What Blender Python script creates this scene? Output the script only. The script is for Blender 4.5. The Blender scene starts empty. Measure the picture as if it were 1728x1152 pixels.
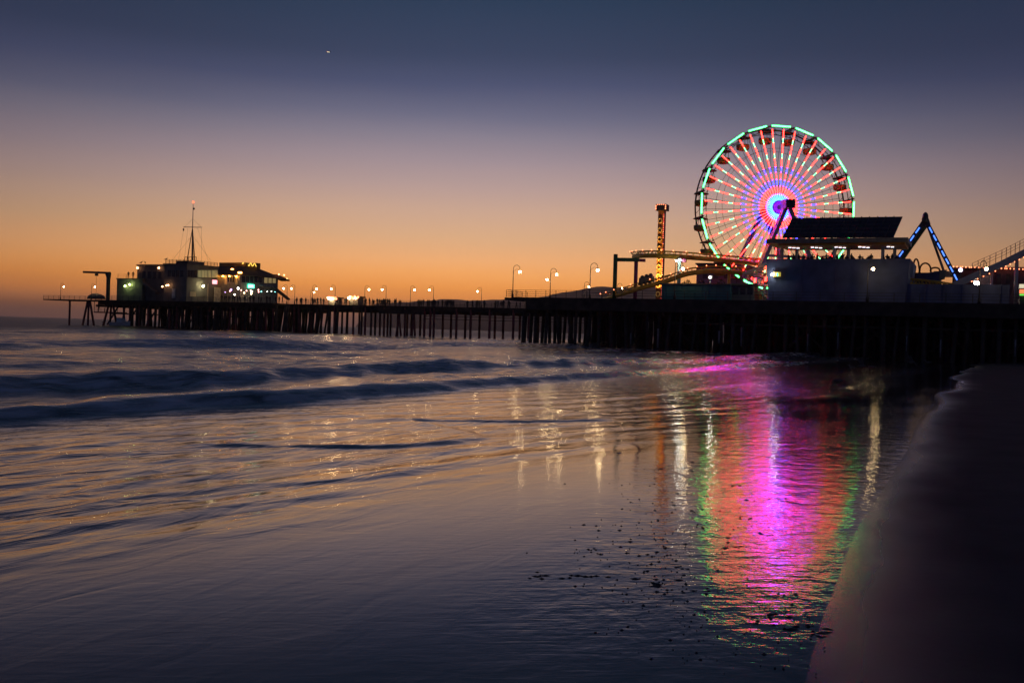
import bpy, bmesh, math, random
import numpy as np
from mathutils import Vector, Matrix
random.seed(7)
np.random.seed(7)
SC = bpy.context.scene
COL = SC.collection
R_ = math.radians

# ------------------------------------------------------------------ camera
F = 1680.0                      # focal length in pixels of the 1728 px wide photograph
H = 2.05                        # eye height above the still water
PITCH, ROLL = 17.3 / F, R_(1.7)
fw = Vector((0, math.cos(PITCH), -math.sin(PITCH)))
r0 = Vector((1, 0, 0)); u0 = Vector((0, math.sin(PITCH), math.cos(PITCH)))
RT = r0 * math.cos(ROLL) + u0 * math.sin(ROLL)
UP = u0 * math.cos(ROLL) - r0 * math.sin(ROLL)
EYE = Vector((0, 0, H))
cam = bpy.data.cameras.new('camera'); cam.sensor_width = 36; cam.lens = F / 1728 * 36
cam.clip_start = 0.1; cam.clip_end = 60000
co = bpy.data.objects.new('camera', cam); COL.objects.link(co)
m = Matrix((RT, UP, -fw)).transposed().to_4x4(); m.translation = EYE
co.matrix_world = m
SC.camera = co

# ------------------------------------------------------------------ colour
def s2l(c):
    c = c / 255.0
    return c / 12.92 if c <= 0.04045 else ((c + 0.055) / 1.055) ** 2.4
def rgb(r, g, b): return (s2l(r), s2l(g), s2l(b), 1.0)

# ------------------------------------------------------------------ dusk sky
world = bpy.data.worlds.new('World'); SC.world = world; world.use_nodes = True
nt = world.node_tree; N = nt.nodes; L = nt.links
N.clear()
def nd(t, **kw):
    n = N.new(t)
    for k, v in kw.items(): setattr(n, k, v)
    return n
def mth(op, a, b=None, c=None, clamp=False):
    n = nd('ShaderNodeMath', operation=op, use_clamp=clamp)
    for i, x in enumerate((a, b, c)):
        if x is None: continue
        if isinstance(x, (int, float)): n.inputs[i].default_value = x
        else: L.new(x, n.inputs[i])
    return n.outputs[0]
tc = nd('ShaderNodeTexCoord'); sep = nd('ShaderNodeSeparateXYZ'); L.new(tc.outputs['Generated'], sep.inputs[0])
elev = mth('MULTIPLY', mth('ARCSINE', sep.outputs[2]), 180 / math.pi)
azim = mth('MULTIPLY', mth('ARCTAN2', sep.outputs[0], sep.outputs[1]), 180 / math.pi)
# soft unevenness of the air
nz = nd('ShaderNodeTexNoise'); nz.inputs['Scale'].default_value = 2.2; nz.inputs['Detail'].default_value = 3
mp = nd('ShaderNodeMapping'); mp.inputs['Scale'].default_value = (1, 1, 9); L.new(tc.outputs['Generated'], mp.inputs[0]); L.new(mp.outputs[0], nz.inputs[0])
elev2 = mth('ADD', elev, mth('MULTIPLY', mth('SUBTRACT', nz.outputs[0], 0.5), 0.9))
pos = mth('SQRT', mth('DIVIDE', mth('MAXIMUM', elev2, 0.0), 90.0))
def ramp(stops, fac):
    r = nd('ShaderNodeValToRGB'); e = r.color_ramp.elements
    while len(e) < len(stops): e.new(0.5)
    for el, (p, c) in zip(e, stops):
        el.position = math.sqrt(max(p, 0) / 90.0); el.color = tuple(v * (1 + (0.42 * math.exp(-((p - 2.6) / 2.6) ** 2) if stops is SKY else 0)) for v in rgb(*c)[:3]) + (1,)
    L.new(fac, r.inputs[0]); return r.outputs[0]
SKY = [(0.0, (100, 72, 72)), (0.45, (112, 77, 66)), (0.85, (138, 88, 60)), (1.25, (176, 110, 68)), (1.75, (218, 134, 64)), (2.4, (231, 147, 69)),
       (3.2, (234, 159, 89)), (4.0, (232, 167, 109)), (5.4, (222, 174, 133)), (6.75, (213, 174, 150)), (8.1, (193, 164, 158)),
       (9.4, (169, 150, 157)), (10.8, (140, 132, 148)), (12.05, (112, 112, 136)), (13.7, (79, 86, 117)), (15.3, (60, 71, 99)),
       (18.4, (44, 62, 88)), (24, (36, 54, 82)), (35, (30, 45, 72)), (60, (24, 36, 62)), (90, (20, 31, 56))]
sky = ramp(SKY, pos)
# the glow is strongest where the sun went down, left of the view's centre
da = mth('SUBTRACT', azim, -2.0)
kk = mth('ADD', 1.0 / (2 * 29.0 ** 2), mth('MULTIPLY', mth('DIVIDE', elev, 14.0, None, True), 1.0 / (2 * 22.5 ** 2) - 1.0 / (2 * 29.0 ** 2)))
g = mth('POWER', 2.71828, mth('MULTIPLY', mth('MULTIPLY', da, da), mth('MULTIPLY', kk, -1.0)))
BACK = [(0, (44, 46, 68)), (6, (52, 53, 80)), (14, (50, 56, 86)), (30, (40, 52, 82)), (60, (26, 38, 65)), (90, (20, 31, 56))]
back = ramp(BACK, pos)
def vscale(a, f):
    n = nd('ShaderNodeVectorMath', operation='SCALE'); L.new(a, n.inputs[0]); L.new(f, n.inputs['Scale']); return n.outputs[0]
vadd = nd('ShaderNodeVectorMath', operation='ADD')
L.new(vscale(sky, mth('MULTIPLY', g, 0.97)), vadd.inputs[0]); L.new(vscale(back, mth('POWER', mth('SUBTRACT', 1.0, g), 2.0)), vadd.inputs[1])
bg = nd('ShaderNodeBackground'); L.new(vadd.outputs[0], bg.inputs[0]); bg.inputs[1].default_value = 1.0
# a trace of the physical sky for a sun below the horizon
st = nd('ShaderNodeTexSky', sky_type='NISHITA'); st.sun_disc = False; st.sun_elevation = R_(-3); st.sun_rotation = R_(-4)
bg2 = nd('ShaderNodeBackground'); L.new(st.outputs[0], bg2.inputs[0]); bg2.inputs[1].default_value = 0.003
ad = nd('ShaderNodeAddShader'); L.new(bg.outputs[0], ad.inputs[0]); L.new(bg2.outputs[0], ad.inputs[1])
out = nd('ShaderNodeOutputWorld'); L.new(ad.outputs[0], out.inputs[0])

SC.view_settings.view_transform = 'Standard'; SC.view_settings.look = 'None'
SC.view_settings.exposure = 0.0; SC.view_settings.gamma = 1.0
SC.render.engine = 'CYCLES'
cy = SC.cycles
cy.use_denoising = True
try: cy.denoiser = 'OPENIMAGEDENOISE'
except Exception: pass
cy.max_bounces = 6; cy.diffuse_bounces = 2; cy.glossy_bounces = 4; cy.transmission_bounces = 2
cy.sample_clamp_indirect = 6.0; cy.blur_glossy = 0.0
cy.use_light_tree = True; cy.volume_bounces = 1
HAZE_D = 0.55e-4
cy.caustics_reflective = False; cy.caustics_refractive = False

# ------------------------------------------------------------------ materials
MATS = {}
def mat(name, c, rough=0.6, metal=0.0, var=0.25, scale=1.5, emit=None, strength=0.0, spec=None):
    if name in MATS: return MATS[name]
    M = bpy.data.materials.new(name); M.use_nodes = True
    n = M.node_tree.nodes; l = M.node_tree.links; b = n['Principled BSDF']
    b.inputs['Roughness'].default_value = rough; b.inputs['Metallic'].default_value = metal
    if spec is not None: b.inputs['Specular IOR Level'].default_value = spec
    if var:
        t = n.new('ShaderNodeTexCoord'); x = n.new('ShaderNodeTexNoise'); x.inputs['Scale'].default_value = scale; x.inputs['Detail'].default_value = 5
        l.new(t.outputs['Object'], x.inputs[0])
        r = n.new('ShaderNodeValToRGB')
        r.color_ramp.elements[0].position = 0.3; r.color_ramp.elements[1].position = 0.7
        r.color_ramp.elements[0].color = tuple(v * (1 - var) for v in c[:3]) + (1,)
        r.color_ramp.elements[1].color = tuple(min(1, v * (1 + var)) for v in c[:3]) + (1,)
        l.new(x.outputs[0], r.inputs[0]); l.new(r.outputs[0], b.inputs['Base Color'])
    else:
        b.inputs['Base Color'].default_value = tuple(c[:3]) + (1,)
    if emit:
        b.inputs['Emission Color'].default_value = tuple(emit) + (1,); b.inputs['Emission Strength'].default_value = strength
    MATS[name] = M
    return M
wood = mat('pier_timber', (0.05, 0.035, 0.028), 0.85, var=0.5, scale=0.8)
redwood = mat('creosoted_pile', (0.22, 0.055, 0.05), 0.8, var=0.5, scale=0.5)
conc = mat('pale_concrete_pile', (0.22, 0.22, 0.23), 0.8, var=0.3)
steel = mat('dark_steel', (0.06, 0.06, 0.065), 0.5, 0.6)
white = mat('white_painted_steel', (0.40, 0.40, 0.42), 0.45, 0.0, var=0.12)
greenp = mat('green_painted_steel', (0.02, 0.09, 0.03), 0.5)
magp = mat('magenta_painted_steel', (0.25, 0.02, 0.12), 0.5)
yel = mat('yellow_painted_track', (0.72, 0.43, 0.05), 0.45, var=0.2)
tealw = mat('teal_wall', (0.03, 0.14, 0.17), 0.7, scale=0.4)
bluew = mat('blue_wall', (0.072, 0.095, 0.20), 0.75, var=0.30, scale=0.5)
purpw = mat('purple_wall', (0.26, 0.14, 0.33), 0.7, scale=0.4)
brownw = mat('brown_wall', (0.10, 0.05, 0.06), 0.7, scale=0.4)
greyw = mat('grey_plaster', (0.16, 0.16, 0.14), 0.8, scale=0.5)
darkw = mat('dark_plaster', (0.13, 0.12, 0.11), 0.8, scale=0.5)
creamw = mat('cream_plaster', (0.5, 0.42, 0.28), 0.8, scale=0.5)
roofm = mat('brown_roof', (0.16, 0.09, 0.05), 0.8, scale=0.8)
panelm = mat('solar_panel', (0.02, 0.018, 0.03), 0.35, var=0.3, scale=0.6)
orangep = mat('orange_fascia', (0.55, 0.22, 0.03), 0.6, var=0.15)
glass = mat('dark_window_glass', (0.02, 0.02, 0.025), 0.12, var=0)
winlit = mat('lit_window', (0.3, 0.3, 0.2), 0.4, var=0, emit=(0.55, 0.5, 0.22), strength=0.22)
cloth = mat('dark_clothing', (0.05, 0.045, 0.045), 0.9, var=0.5, scale=3)
feather = mat('grey_brown_feathers', (0.10, 0.08, 0.07), 0.8, var=0.4, scale=14)
weed = mat('wet_seaweed', (0.03, 0.018, 0.02), 0.45, var=0.4, scale=20)
rockh = mat('hill_scrub', (0.10, 0.08, 0.06), 1.0, var=0.1, scale=0.001)
fabric = mat('blue_canvas', (0.05, 0.06, 0.16), 0.85)
brownp = mat('brown_painted_tube', (0.16, 0.05, 0.02), 0.5)
hullm = mat('white_hull', (0.6, 0.6, 0.55), 0.5, var=0.1)
plant = mat('dark_leaves', (0.03, 0.05, 0.02), 0.7, var=0.5, scale=4)
def em(name, c, s): return mat(name, (0.5, 0.5, 0.5), 0.5, var=0, emit=c, strength=s)
E_RED = em('red_led', (1.0, 0.014, 0.010), 26.0)
E_GRN = em('green_led', (0.01, 1.0, 0.08), 14.0)
E_MINT = em('mint_led', (0.14, 1.0, 0.34), 4.5)
E_BLU = em('blue_led', (0.010, 0.016, 1.0), 25.0)
E_CYN = em('cyan_led', (0.012, 0.045, 1.0), 30.0)
E_VIO = em('violet_led', (0.12, 0.0, 1.0), 14.0)
E_LAMP = em('warm_lamp_globe', (1.0, 0.70, 0.34), 65.0)
E_WHT = em('white_floodlight', (1.0, 0.95, 0.78), 80.0)
E_TUBE = em('white_tube_light', (0.95, 0.9, 1.0), 2.2)
E_BEAD = em('pink_bead_light', (1.0, 0.24, 0.10), 4.5)
E_ORG = em('orange_sign_light', (1.0, 0.33, 0.03), 1.3)
E_YEL = em('yellow_sign_light', (1.0, 0.62, 0.08), 1.6)
E_GSIGN = em('green_neon', (0.05, 1.0, 0.62), 2.6)
E_RSIGN = em('red_neon', (1.0, 0.12, 0.10), 2.6)
E_BLED = em('cobalt_led', (0.06, 0.20, 1.0), 2.4)

# ------------------------------------------------------------------ mesh helpers
class MB:
    def __init__(s): s.v = []; s.f = []; s.mi = []; s.mats = []; s.sm = []
    def _m(s, m):
        if m is None: return 0
        if m not in s.mats: s.mats.append(m)
        return s.mats.index(m)
    def add(s, vs, fs, m=None, smooth=False):
        o = len(s.v); s.v += [tuple(v) for v in vs]
        k = s._m(m)
        for f in fs: s.f.append(tuple(i + o for i in f)); s.mi.append(k); s.sm.append(smooth)
        return s
    def box(s, c, sz, ax=None, m=None):
        c = Vector(c); X, Y, Z = ax if ax else (Vector((1, 0, 0)), Vector((0, 1, 0)), Vector((0, 0, 1)))
        a, b, d = sz[0] / 2, sz[1] / 2, sz[2] / 2
        vs = [c + X * (a * i) + Y * (b * j) + Z * (d * k) for k in (-1, 1) for j in (-1, 1) for i in (-1, 1)]
        return s.add(vs, [(0, 2, 3, 1), (4, 5, 7, 6), (0, 1, 5, 4), (2, 6, 7, 3), (0, 4, 6, 2), (1, 3, 7, 5)], m)
    def bar(s, p, q, w, h=None, m=None, up=(0, 0, 1)):
        p = Vector(p); q = Vector(q); h = h or w
        Y = (q - p); l = Y.length
        if l < 1e-6: return s
        Y /= l; U = Vector(up)
        X = Y.cross(U)
        if X.length < 1e-3: X = Y.cross(Vector((1, 0, 0)))
        X.normalize(); Z = X.cross(Y)
        return s.box((p + q) / 2, (w, l, h), (X, Y, Z), m)
    def tube(s, pts, r, n=6, m=None, caps=True):
        pts = [Vector(p) for p in pts]; rs = r if isinstance(r, (list, tuple)) else [r] * len(pts)
        vs = []
        for i, p in enumerate(pts):
            d = (pts[min(i + 1, len(pts) - 1)] - pts[max(i - 1, 0)]).normalized()
            a = d.cross(Vector((0, 0, 1)))
            if a.length < 0.05: a = d.cross(Vector((0, 1, 0)))
            a.normalize(); b = d.cross(a)
            for k in range(n):
                t = 2 * math.pi * k / n
                vs.append(p + (a * math.cos(t) + b * math.sin(t)) * rs[i])
        fs = [(i * n + k, i * n + (k + 1) % n, (i + 1) * n + (k + 1) % n, (i + 1) * n + k) for i in range(len(pts) - 1) for k in range(n)]
        if caps: fs += [tuple(range(n - 1, -1, -1)), tuple(range((len(pts) - 1) * n, len(pts) * n))]
        return s.add(vs, fs, m, True)
    def ball(s, c, r, m=None, nu=8, nv=6):
        c = Vector(c); rr = r if isinstance(r, (tuple, list)) else (r, r, r)
        vs = [c + Vector((0, 0, rr[2]))]
        for j in range(1, nv):
            ph = math.pi * j / nv
            for i in range(nu):
                th = 2 * math.pi * i / nu
                vs.append(c + Vector((rr[0] * math.sin(ph) * math.cos(th), rr[1] * math.sin(ph) * math.sin(th), rr[2] * math.cos(ph))))
        vs.append(c - Vector((0, 0, rr[2])))
        fs = [(0, 1 + i, 1 + (i + 1) % nu) for i in range(nu)]
        for j in range(nv - 2):
            a = 1 + j * nu; b = a + nu
            fs += [(a + i, b + i, b + (i + 1) % nu, a + (i + 1) % nu) for i in range(nu)]
        a = 1 + (nv - 2) * nu; e = len(vs) - 1
        fs += [(a + i, e, a + (i + 1) % nu) for i in range(nu)]
        return s.add(vs, fs, m, True)
    def prism(s, poly, d, m=None):                     # polygon pushed along the vector d
        n = len(poly); d = Vector(d); a = [Vector(p) for p in poly]
        vs = a + [p + d for p in a]
        fs = [tuple(range(n)), tuple(range(2 * n - 1, n - 1, -1))] + [(i, i + n, (i + 1) % n + n, (i + 1) % n) for i in range(n)]
        return s.add(vs, fs, m)
    def lathe(s, c, prof, n=12, m=None):
        c = Vector(c); vs = []
        for r, z in prof:
            for k in range(n):
                t = 2 * math.pi * k / n; vs.append(c + Vector((r * math.cos(t), r * math.sin(t), z)))
        fs = [(i * n + k, i * n + (k + 1) % n, (i + 1) * n + (k + 1) % n, (i + 1) * n + k) for i in range(len(prof) - 1) for k in range(n)]
        fs += [tuple(range(n - 1, -1, -1)), tuple(range((len(prof) - 1) * n, len(prof) * n))]
        return s.add(vs, fs, m, True)
    def build(s, name, m=None, parent=None, local=False):
        me = bpy.data.meshes.new(name)
        off = Vector((0, 0, 0)) if (local or parent is None) else origin(parent)
        me.from_pydata([tuple(Vector(v) - off) for v in s.v], [], s.f)
        ms = list(s.mats)
        if not ms: ms = [m]
        for x in ms: me.materials.append(x)
        me.polygons.foreach_set('material_index', s.mi); me.polygons.foreach_set('use_smooth', s.sm)
        bm = bmesh.new(); bm.from_mesh(me); bmesh.ops.recalc_face_normals(bm, faces=bm.faces[:]); bm.to_mesh(me); bm.free()
        me.update()
        o = bpy.data.objects.new(name, me); COL.objects.link(o)
        if parent is not None: o.parent = parent
        return o
def origin(o):
    p = Vector((0, 0, 0))
    while o is not None: p += Vector(o.location); o = o.parent
    return p
def thing(name, label, cat, loc=(0, 0, 0), rz=0.0, group=None):
    o = bpy.data.objects.new(name, None); COL.objects.link(o); o.empty_display_size = 0.3
    o.location = loc; o.rotation_euler = (0, 0, rz); return tag(o, label, cat, group)
def tag(o, label, cat=None, group=None, kind=None):
    if label: o['label'] = label
    if cat: o['category'] = cat
    if group: o['group'] = group
    if kind: o['kind'] = kind
    return o
def kids(o): return KIDS.get(o.name, [])
KIDS = {}
def reg(root):
    KIDS.clear()
    for o in bpy.data.objects:
        if o.parent: KIDS.setdefault(o.parent.name, []).append(o)
def copy_tree(o, parent=None):
    c = o.copy(); COL.objects.link(c)
    if parent is not None: c.parent = parent
    for ch in kids(o): copy_tree(ch, c)
    return c

# ------------------------------------------------------------------ placing
def ray(x, y): return fw + RT * ((x - 864) / F) - UP * ((y - 576) / F)
def W(x, y, D):
    d = ray(x, y); return EYE + d * (D / d.y)
SD = Vector((0.905, -0.425, 0)).normalized()        # along the pier towards the shore
TD = Vector((0.425, 0.905, 0)).normalized()         # across the pier, away from the camera
ZD = Vector((0, 0, 1))
AX = (SD, TD, ZD)
PYAW = math.atan2(SD.y, SD.x)
C0 = Vector((0, 150, 0))
def PX(x, y, t):                                     # point seen at pixel x, y on the vertical plane t metres behind the pier's front
    d = ray(x, y); k = (t - (EYE - C0).dot(TD)) / d.dot(TD); return EYE + d * k
def ST(p): q = Vector(p) - C0; return q.dot(SD), q.dot(TD), p.z
def PF(s, t, z): return C0 + SD * s + TD * t + ZD * z
def PE(x, y, s):                                     # point seen at pixel x, y on the plane s metres along the pier
    d = ray(x, y); k = (s - (EYE - C0).dot(SD)) / d.dot(SD); return EYE + d * k
def ebox(mb, x0, y0, x1, y1, s, d=.1, m=None, z0=None):         # box lying on an end wall (plane s), standing d proud
    a = ST(PE(x0, (y0 + y1) / 2, s)); b = ST(PE(x1, (y0 + y1) / 2, s)); xm = (x0 + x1) / 2
    zb = PE(xm, y1, s).z if z0 is None else z0; zt_ = PE(xm, y0, s).z
    return mb.box(PF(s + d / 2, (a[1] + b[1]) / 2, (zb + zt_) / 2), (d, abs(b[1] - a[1]), zt_ - zb), AX, m)
def pbox(mb, x0, y0, x1, y1, t, d, m=None, z0=None, z1=None):   # box in the pier's frame from its front rectangle
    a = ST(PX(x0, (y0 + y1) / 2, t)); b = ST(PX(x1, (y0 + y1) / 2, t)); xm = (x0 + x1) / 2
    zb = PX(xm, y1, t).z if z0 is None else z0
    zt = PX(xm, y0, t).z if z1 is None else z1
    return mb.box(PF((a[0] + b[0]) / 2, t + d / 2, (zb + zt) / 2), (abs(b[0] - a[0]), d, zt - zb), AX, m)
DECK = 7.2
def dk(x, t):                                        # deck point under pixel column x
    y = 500
    for _ in range(3):
        p = PX(x, y, t)
        y += (p.z - DECK) / (p.y / F)
    p = PX(x, y, t); p.z = DECK; return p

# ------------------------------------------------------------------ sea, beach
def vnoise(x, y, seed):
    xi = np.floor(x).astype(np.int64); yi = np.floor(y).astype(np.int64); xf = x - xi; yf = y - yi
    def h(a, b):
        n = (a * 374761393 + b * 668265263 + seed * 2147483647) & 0xffffffff
        n = ((n ^ (n >> 13)) * 1274126177) & 0xffffffff
        return ((n ^ (n >> 16)) & 0xffff) / 65535.0
    sx = xf * xf * xf * (xf * (xf * 6 - 15) + 10); sy = yf * yf * yf * (yf * (yf * 6 - 15) + 10)
    a = h(xi, yi); b = h(xi + 1, yi); c = h(xi, yi + 1); d = h(xi + 1, yi + 1)
    return (a * (1 - sx) + b * sx) * (1 - sy) + (c * (1 - sx) + d * sx) * sy
def fbm(x, y, seed, o=4):
    t = 0; a = 0.5; n = 0
    for i in range(o):
        t = t + a * vnoise(x * 2 ** i + 17.3 * i, y * 2 ** i - 9.1 * i, seed + i); n += a; a *= 0.5
    return t / n
def ss(a, b, x):
    t = np.clip((x - a) / (b - a), 0, 1); return t * t * (3 - 2 * t)
NU = Vector((-0.88, 0.475)).normalized(); NV = Vector((0.475, 0.88)).normalized()
def uv(X, Y): return NU.x * X + NU.y * Y, NV.x * X + NV.y * Y
def sand_z(u, v):
    t = np.clip(u - 7.0, 0, 8.0)
    z = -0.04 * (np.clip(u, -400, 7.0) - 2.0) - (0.04 * t - 0.0025 * t * t)
    z = np.where(u < -3, 0.20 + 0.035 * (-3 - u), z)
    z = np.minimum(z, 1.6)
    z = np.where(u > 17, -0.36 - 0.03 * (u - 17), z)
    return np.maximum(z, -6)
def edge_u(v):                                       # upper limit of the wash along the beach
    w = ss(14, 34, v)
    return np.interp(v, [0, 6, 11, 18, 26, 39, 62, 90, 140], [1.35, 1.65, 2.2, 2.65, 3.05, 3.8, 5.6, 7.0, 8.5]) + (0.15 + 1.2 * w) * (vnoise(v / 9.0, v * 0 + 3.3, 5) - 0.5)
def fan(r0_, r1, nr, na, amax):
    r = np.exp(np.linspace(math.log(r0_), math.log(r1), nr)); a = np.linspace(-amax, amax, na)
    Rr, A = np.meshgrid(r, a, indexing='ij'); return Rr * np.sin(A), Rr * np.cos(A), Rr
def grid_obj(name, X, Y, Z, m, attrs):
    nr, na = X.shape; me = bpy.data.meshes.new(name)
    nvv = nr * na; nf = (nr - 1) * (na - 1)
    me.vertices.add(nvv); me.vertices.foreach_set('co', np.stack([X, Y, Z], -1).astype(np.float32).ravel())
    i = np.arange(nvv).reshape(nr, na)
    q = np.stack([i[:-1, :-1], i[:-1, 1:], i[1:, 1:], i[1:, :-1]], -1).reshape(-1, 4)[:, ::-1]
    me.loops.add(nf * 4); me.loops.foreach_set('vertex_index', q.astype(np.int32).ravel())
    me.polygons.add(nf); me.polygons.foreach_set('loop_start', np.arange(nf, dtype=np.int32) * 4)
    me.polygons.foreach_set('use_smooth', np.ones(nf, dtype=bool))
    me.update(calc_edges=True); me.validate()
    for k, v in attrs.items():
        at = me.attributes.new(k, 'FLOAT', 'POINT'); at.data.foreach_set('value', v.astype(np.float32).ravel())
    me.materials.append(m)
    o = bpy.data.objects.new(name, me); COL.objects.link(o); return o

def water_material():
    M = bpy.data.materials.new('sea_water'); M.use_nodes = True
    n = M.node_tree.nodes; l = M.node_tree.links; b = n['Principled BSDF']
    def new(t, **kw):
        x = n.new(t)
        for k, v in kw.items(): setattr(x, k, v)
        return x
    tc = new('ShaderNodeTexCoord')
    mp = new('ShaderNodeMapping'); mp.inputs['Rotation'].default_value = (0, 0, -math.atan2(NU.y, NU.x)); l.new(tc.outputs['Object'], mp.inputs[0])
    def noise(sc, scale, det=3, dist=0.0):
        p = new('ShaderNodeVectorMath', operation='MULTIPLY'); l.new(mp.outputs[0], p.inputs[0]); p.inputs[1].default_value = sc
        x = new('ShaderNodeTexNoise'); x.inputs['Scale'].default_value = scale; x.inputs['Detail'].default_value = det; x.inputs['Distortion'].default_value = dist
        l.new(p.outputs[0], x.inputs[0]); return x.outputs[0]
    at = new('ShaderNodeAttribute', attribute_name='chop'); fo = new('ShaderNodeAttribute', attribute_name='foam'); rp = new('ShaderNodeAttribute', attribute_name='ripple'); rg = new('ShaderNodeAttribute', attribute_name='rough'); sl = new('ShaderNodeAttribute', attribute_name='still')
    def mt(op, a, b_, cl=False):
        x = new('ShaderNodeMath', operation=op, use_clamp=cl)
        for i, y in enumerate((a, b_)):
            if isinstance(y, (int, float)): x.inputs[i].default_value = y
            else: l.new(y, x.inputs[i])
        return x.outputs[0]
    big = mt('MULTIPLY', noise((1, 0.45, 1), 1.1, 4, 0.6), mt('MULTIPLY', at.outputs['Fac'], 0.16))
    mid = mt('MULTIPLY', noise((1, 0.35, 1), 2.6, 3, 0.8), mt('MULTIPLY', rp.outputs['Fac'], 0.030))
    # wind ripples whose crests run across the view
    p2 = new('ShaderNodeVectorMath', operation='MULTIPLY'); l.new(tc.outputs['Object'], p2.inputs[0]); p2.inputs[1].default_value = (0.28, 1, 1)
    x2 = new('ShaderNodeTexNoise'); x2.inputs['Scale'].default_value = 9.0; x2.inputs['Detail'].default_value = 3; x2.inputs['Distortion'].default_value = 0.5; l.new(p2.outputs[0], x2.inputs[0])
    patch = noise((1, 0.5, 1), 0.5, 3, 0.5)
    pr = new('ShaderNodeMapRange'); pr.inputs['From Min'].default_value = 0.4; pr.inputs['From Max'].default_value = 0.62; l.new(patch, pr.inputs[0])
    fine = mt('MULTIPLY', x2.outputs[0], mt('ADD', mt('MULTIPLY', sl.outputs['Fac'], mt('ADD', mt('MULTIPLY', pr.outputs[0], 0.003), 0.0025)), 0.0009))
    gl_ = new('ShaderNodeTexNoise'); gl_.inputs['Scale'].default_value = 26.0; gl_.inputs['Detail'].default_value = 2; l.new(tc.outputs['Object'], gl_.inputs[0])
    fine = mt('ADD', fine, mt('MULTIPLY', gl_.outputs[0], mt('MULTIPLY', sl.outputs['Fac'], 0.0009)))
    p3 = new('ShaderNodeVectorMath', operation='MULTIPLY'); l.new(tc.outputs['Object'], p3.inputs[0]); p3.inputs[1].default_value = (1.0, 0.7, 1)
    x3 = new('ShaderNodeTexNoise'); x3.inputs['Scale'].default_value = 3.2; x3.inputs['Detail'].default_value = 3; x3.inputs['Distortion'].default_value = 0.3; l.new(p3.outputs[0], x3.inputs[0])
    fine = mt('ADD', fine, mt('MULTIPLY', x3.outputs[0], mt('MULTIPLY', sl.outputs['Fac'], 0.011)))
    surf = mt('MULTIPLY', noise((1, 0.28, 1), 3.6, 6, 0.8), mt('MULTIPLY', at.outputs['Fac'], 0.085))
    fine = mt('ADD', fine, surf)
    hgt = mt('ADD', mt('ADD', big, mid), fine)
    bu = new('ShaderNodeBump'); bu.inputs['Strength'].default_value = 1.0; bu.inputs['Distance'].default_value = 1.0
    l.new(hgt, bu.inputs['Height']); l.new(bu.outputs[0], b.inputs['Normal'])
    # foam broken into streaks that run along the crests
    fn = noise((1, 0.22, 1), 2.4, 6, 0.5)
    fr = new('ShaderNodeMapRange'); fr.inputs['From Min'].default_value = 0.38; fr.inputs['From Max'].default_value = 0.66; l.new(fn, fr.inputs[0])
    ff = mt('MULTIPLY', fr.outputs[0], fo.outputs['Fac'], True)
    mx = new('ShaderNodeMix', data_type='RGBA'); mx.inputs[6].default_value = (0.022, 0.021, 0.024, 1); mx.inputs[7].default_value = (0.8, 0.8, 0.82, 1)
    l.new(ff, mx.inputs[0]); l.new(mx.outputs[2], b.inputs['Base Color'])
    ro = mt('ADD', mt('MULTIPLY', ff, 0.5), mt('ADD', mt('MULTIPLY', rg.outputs['Fac'], 0.30), mt('SUBTRACT', mt('ADD', mt('MULTIPLY', pr.outputs[0], 0.04), 0.085), mt('MULTIPLY', sl.outputs['Fac'], 0.07))))
    l.new(ro, b.inputs['Roughness']); b.inputs['IOR'].default_value = 1.42
    return M
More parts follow.
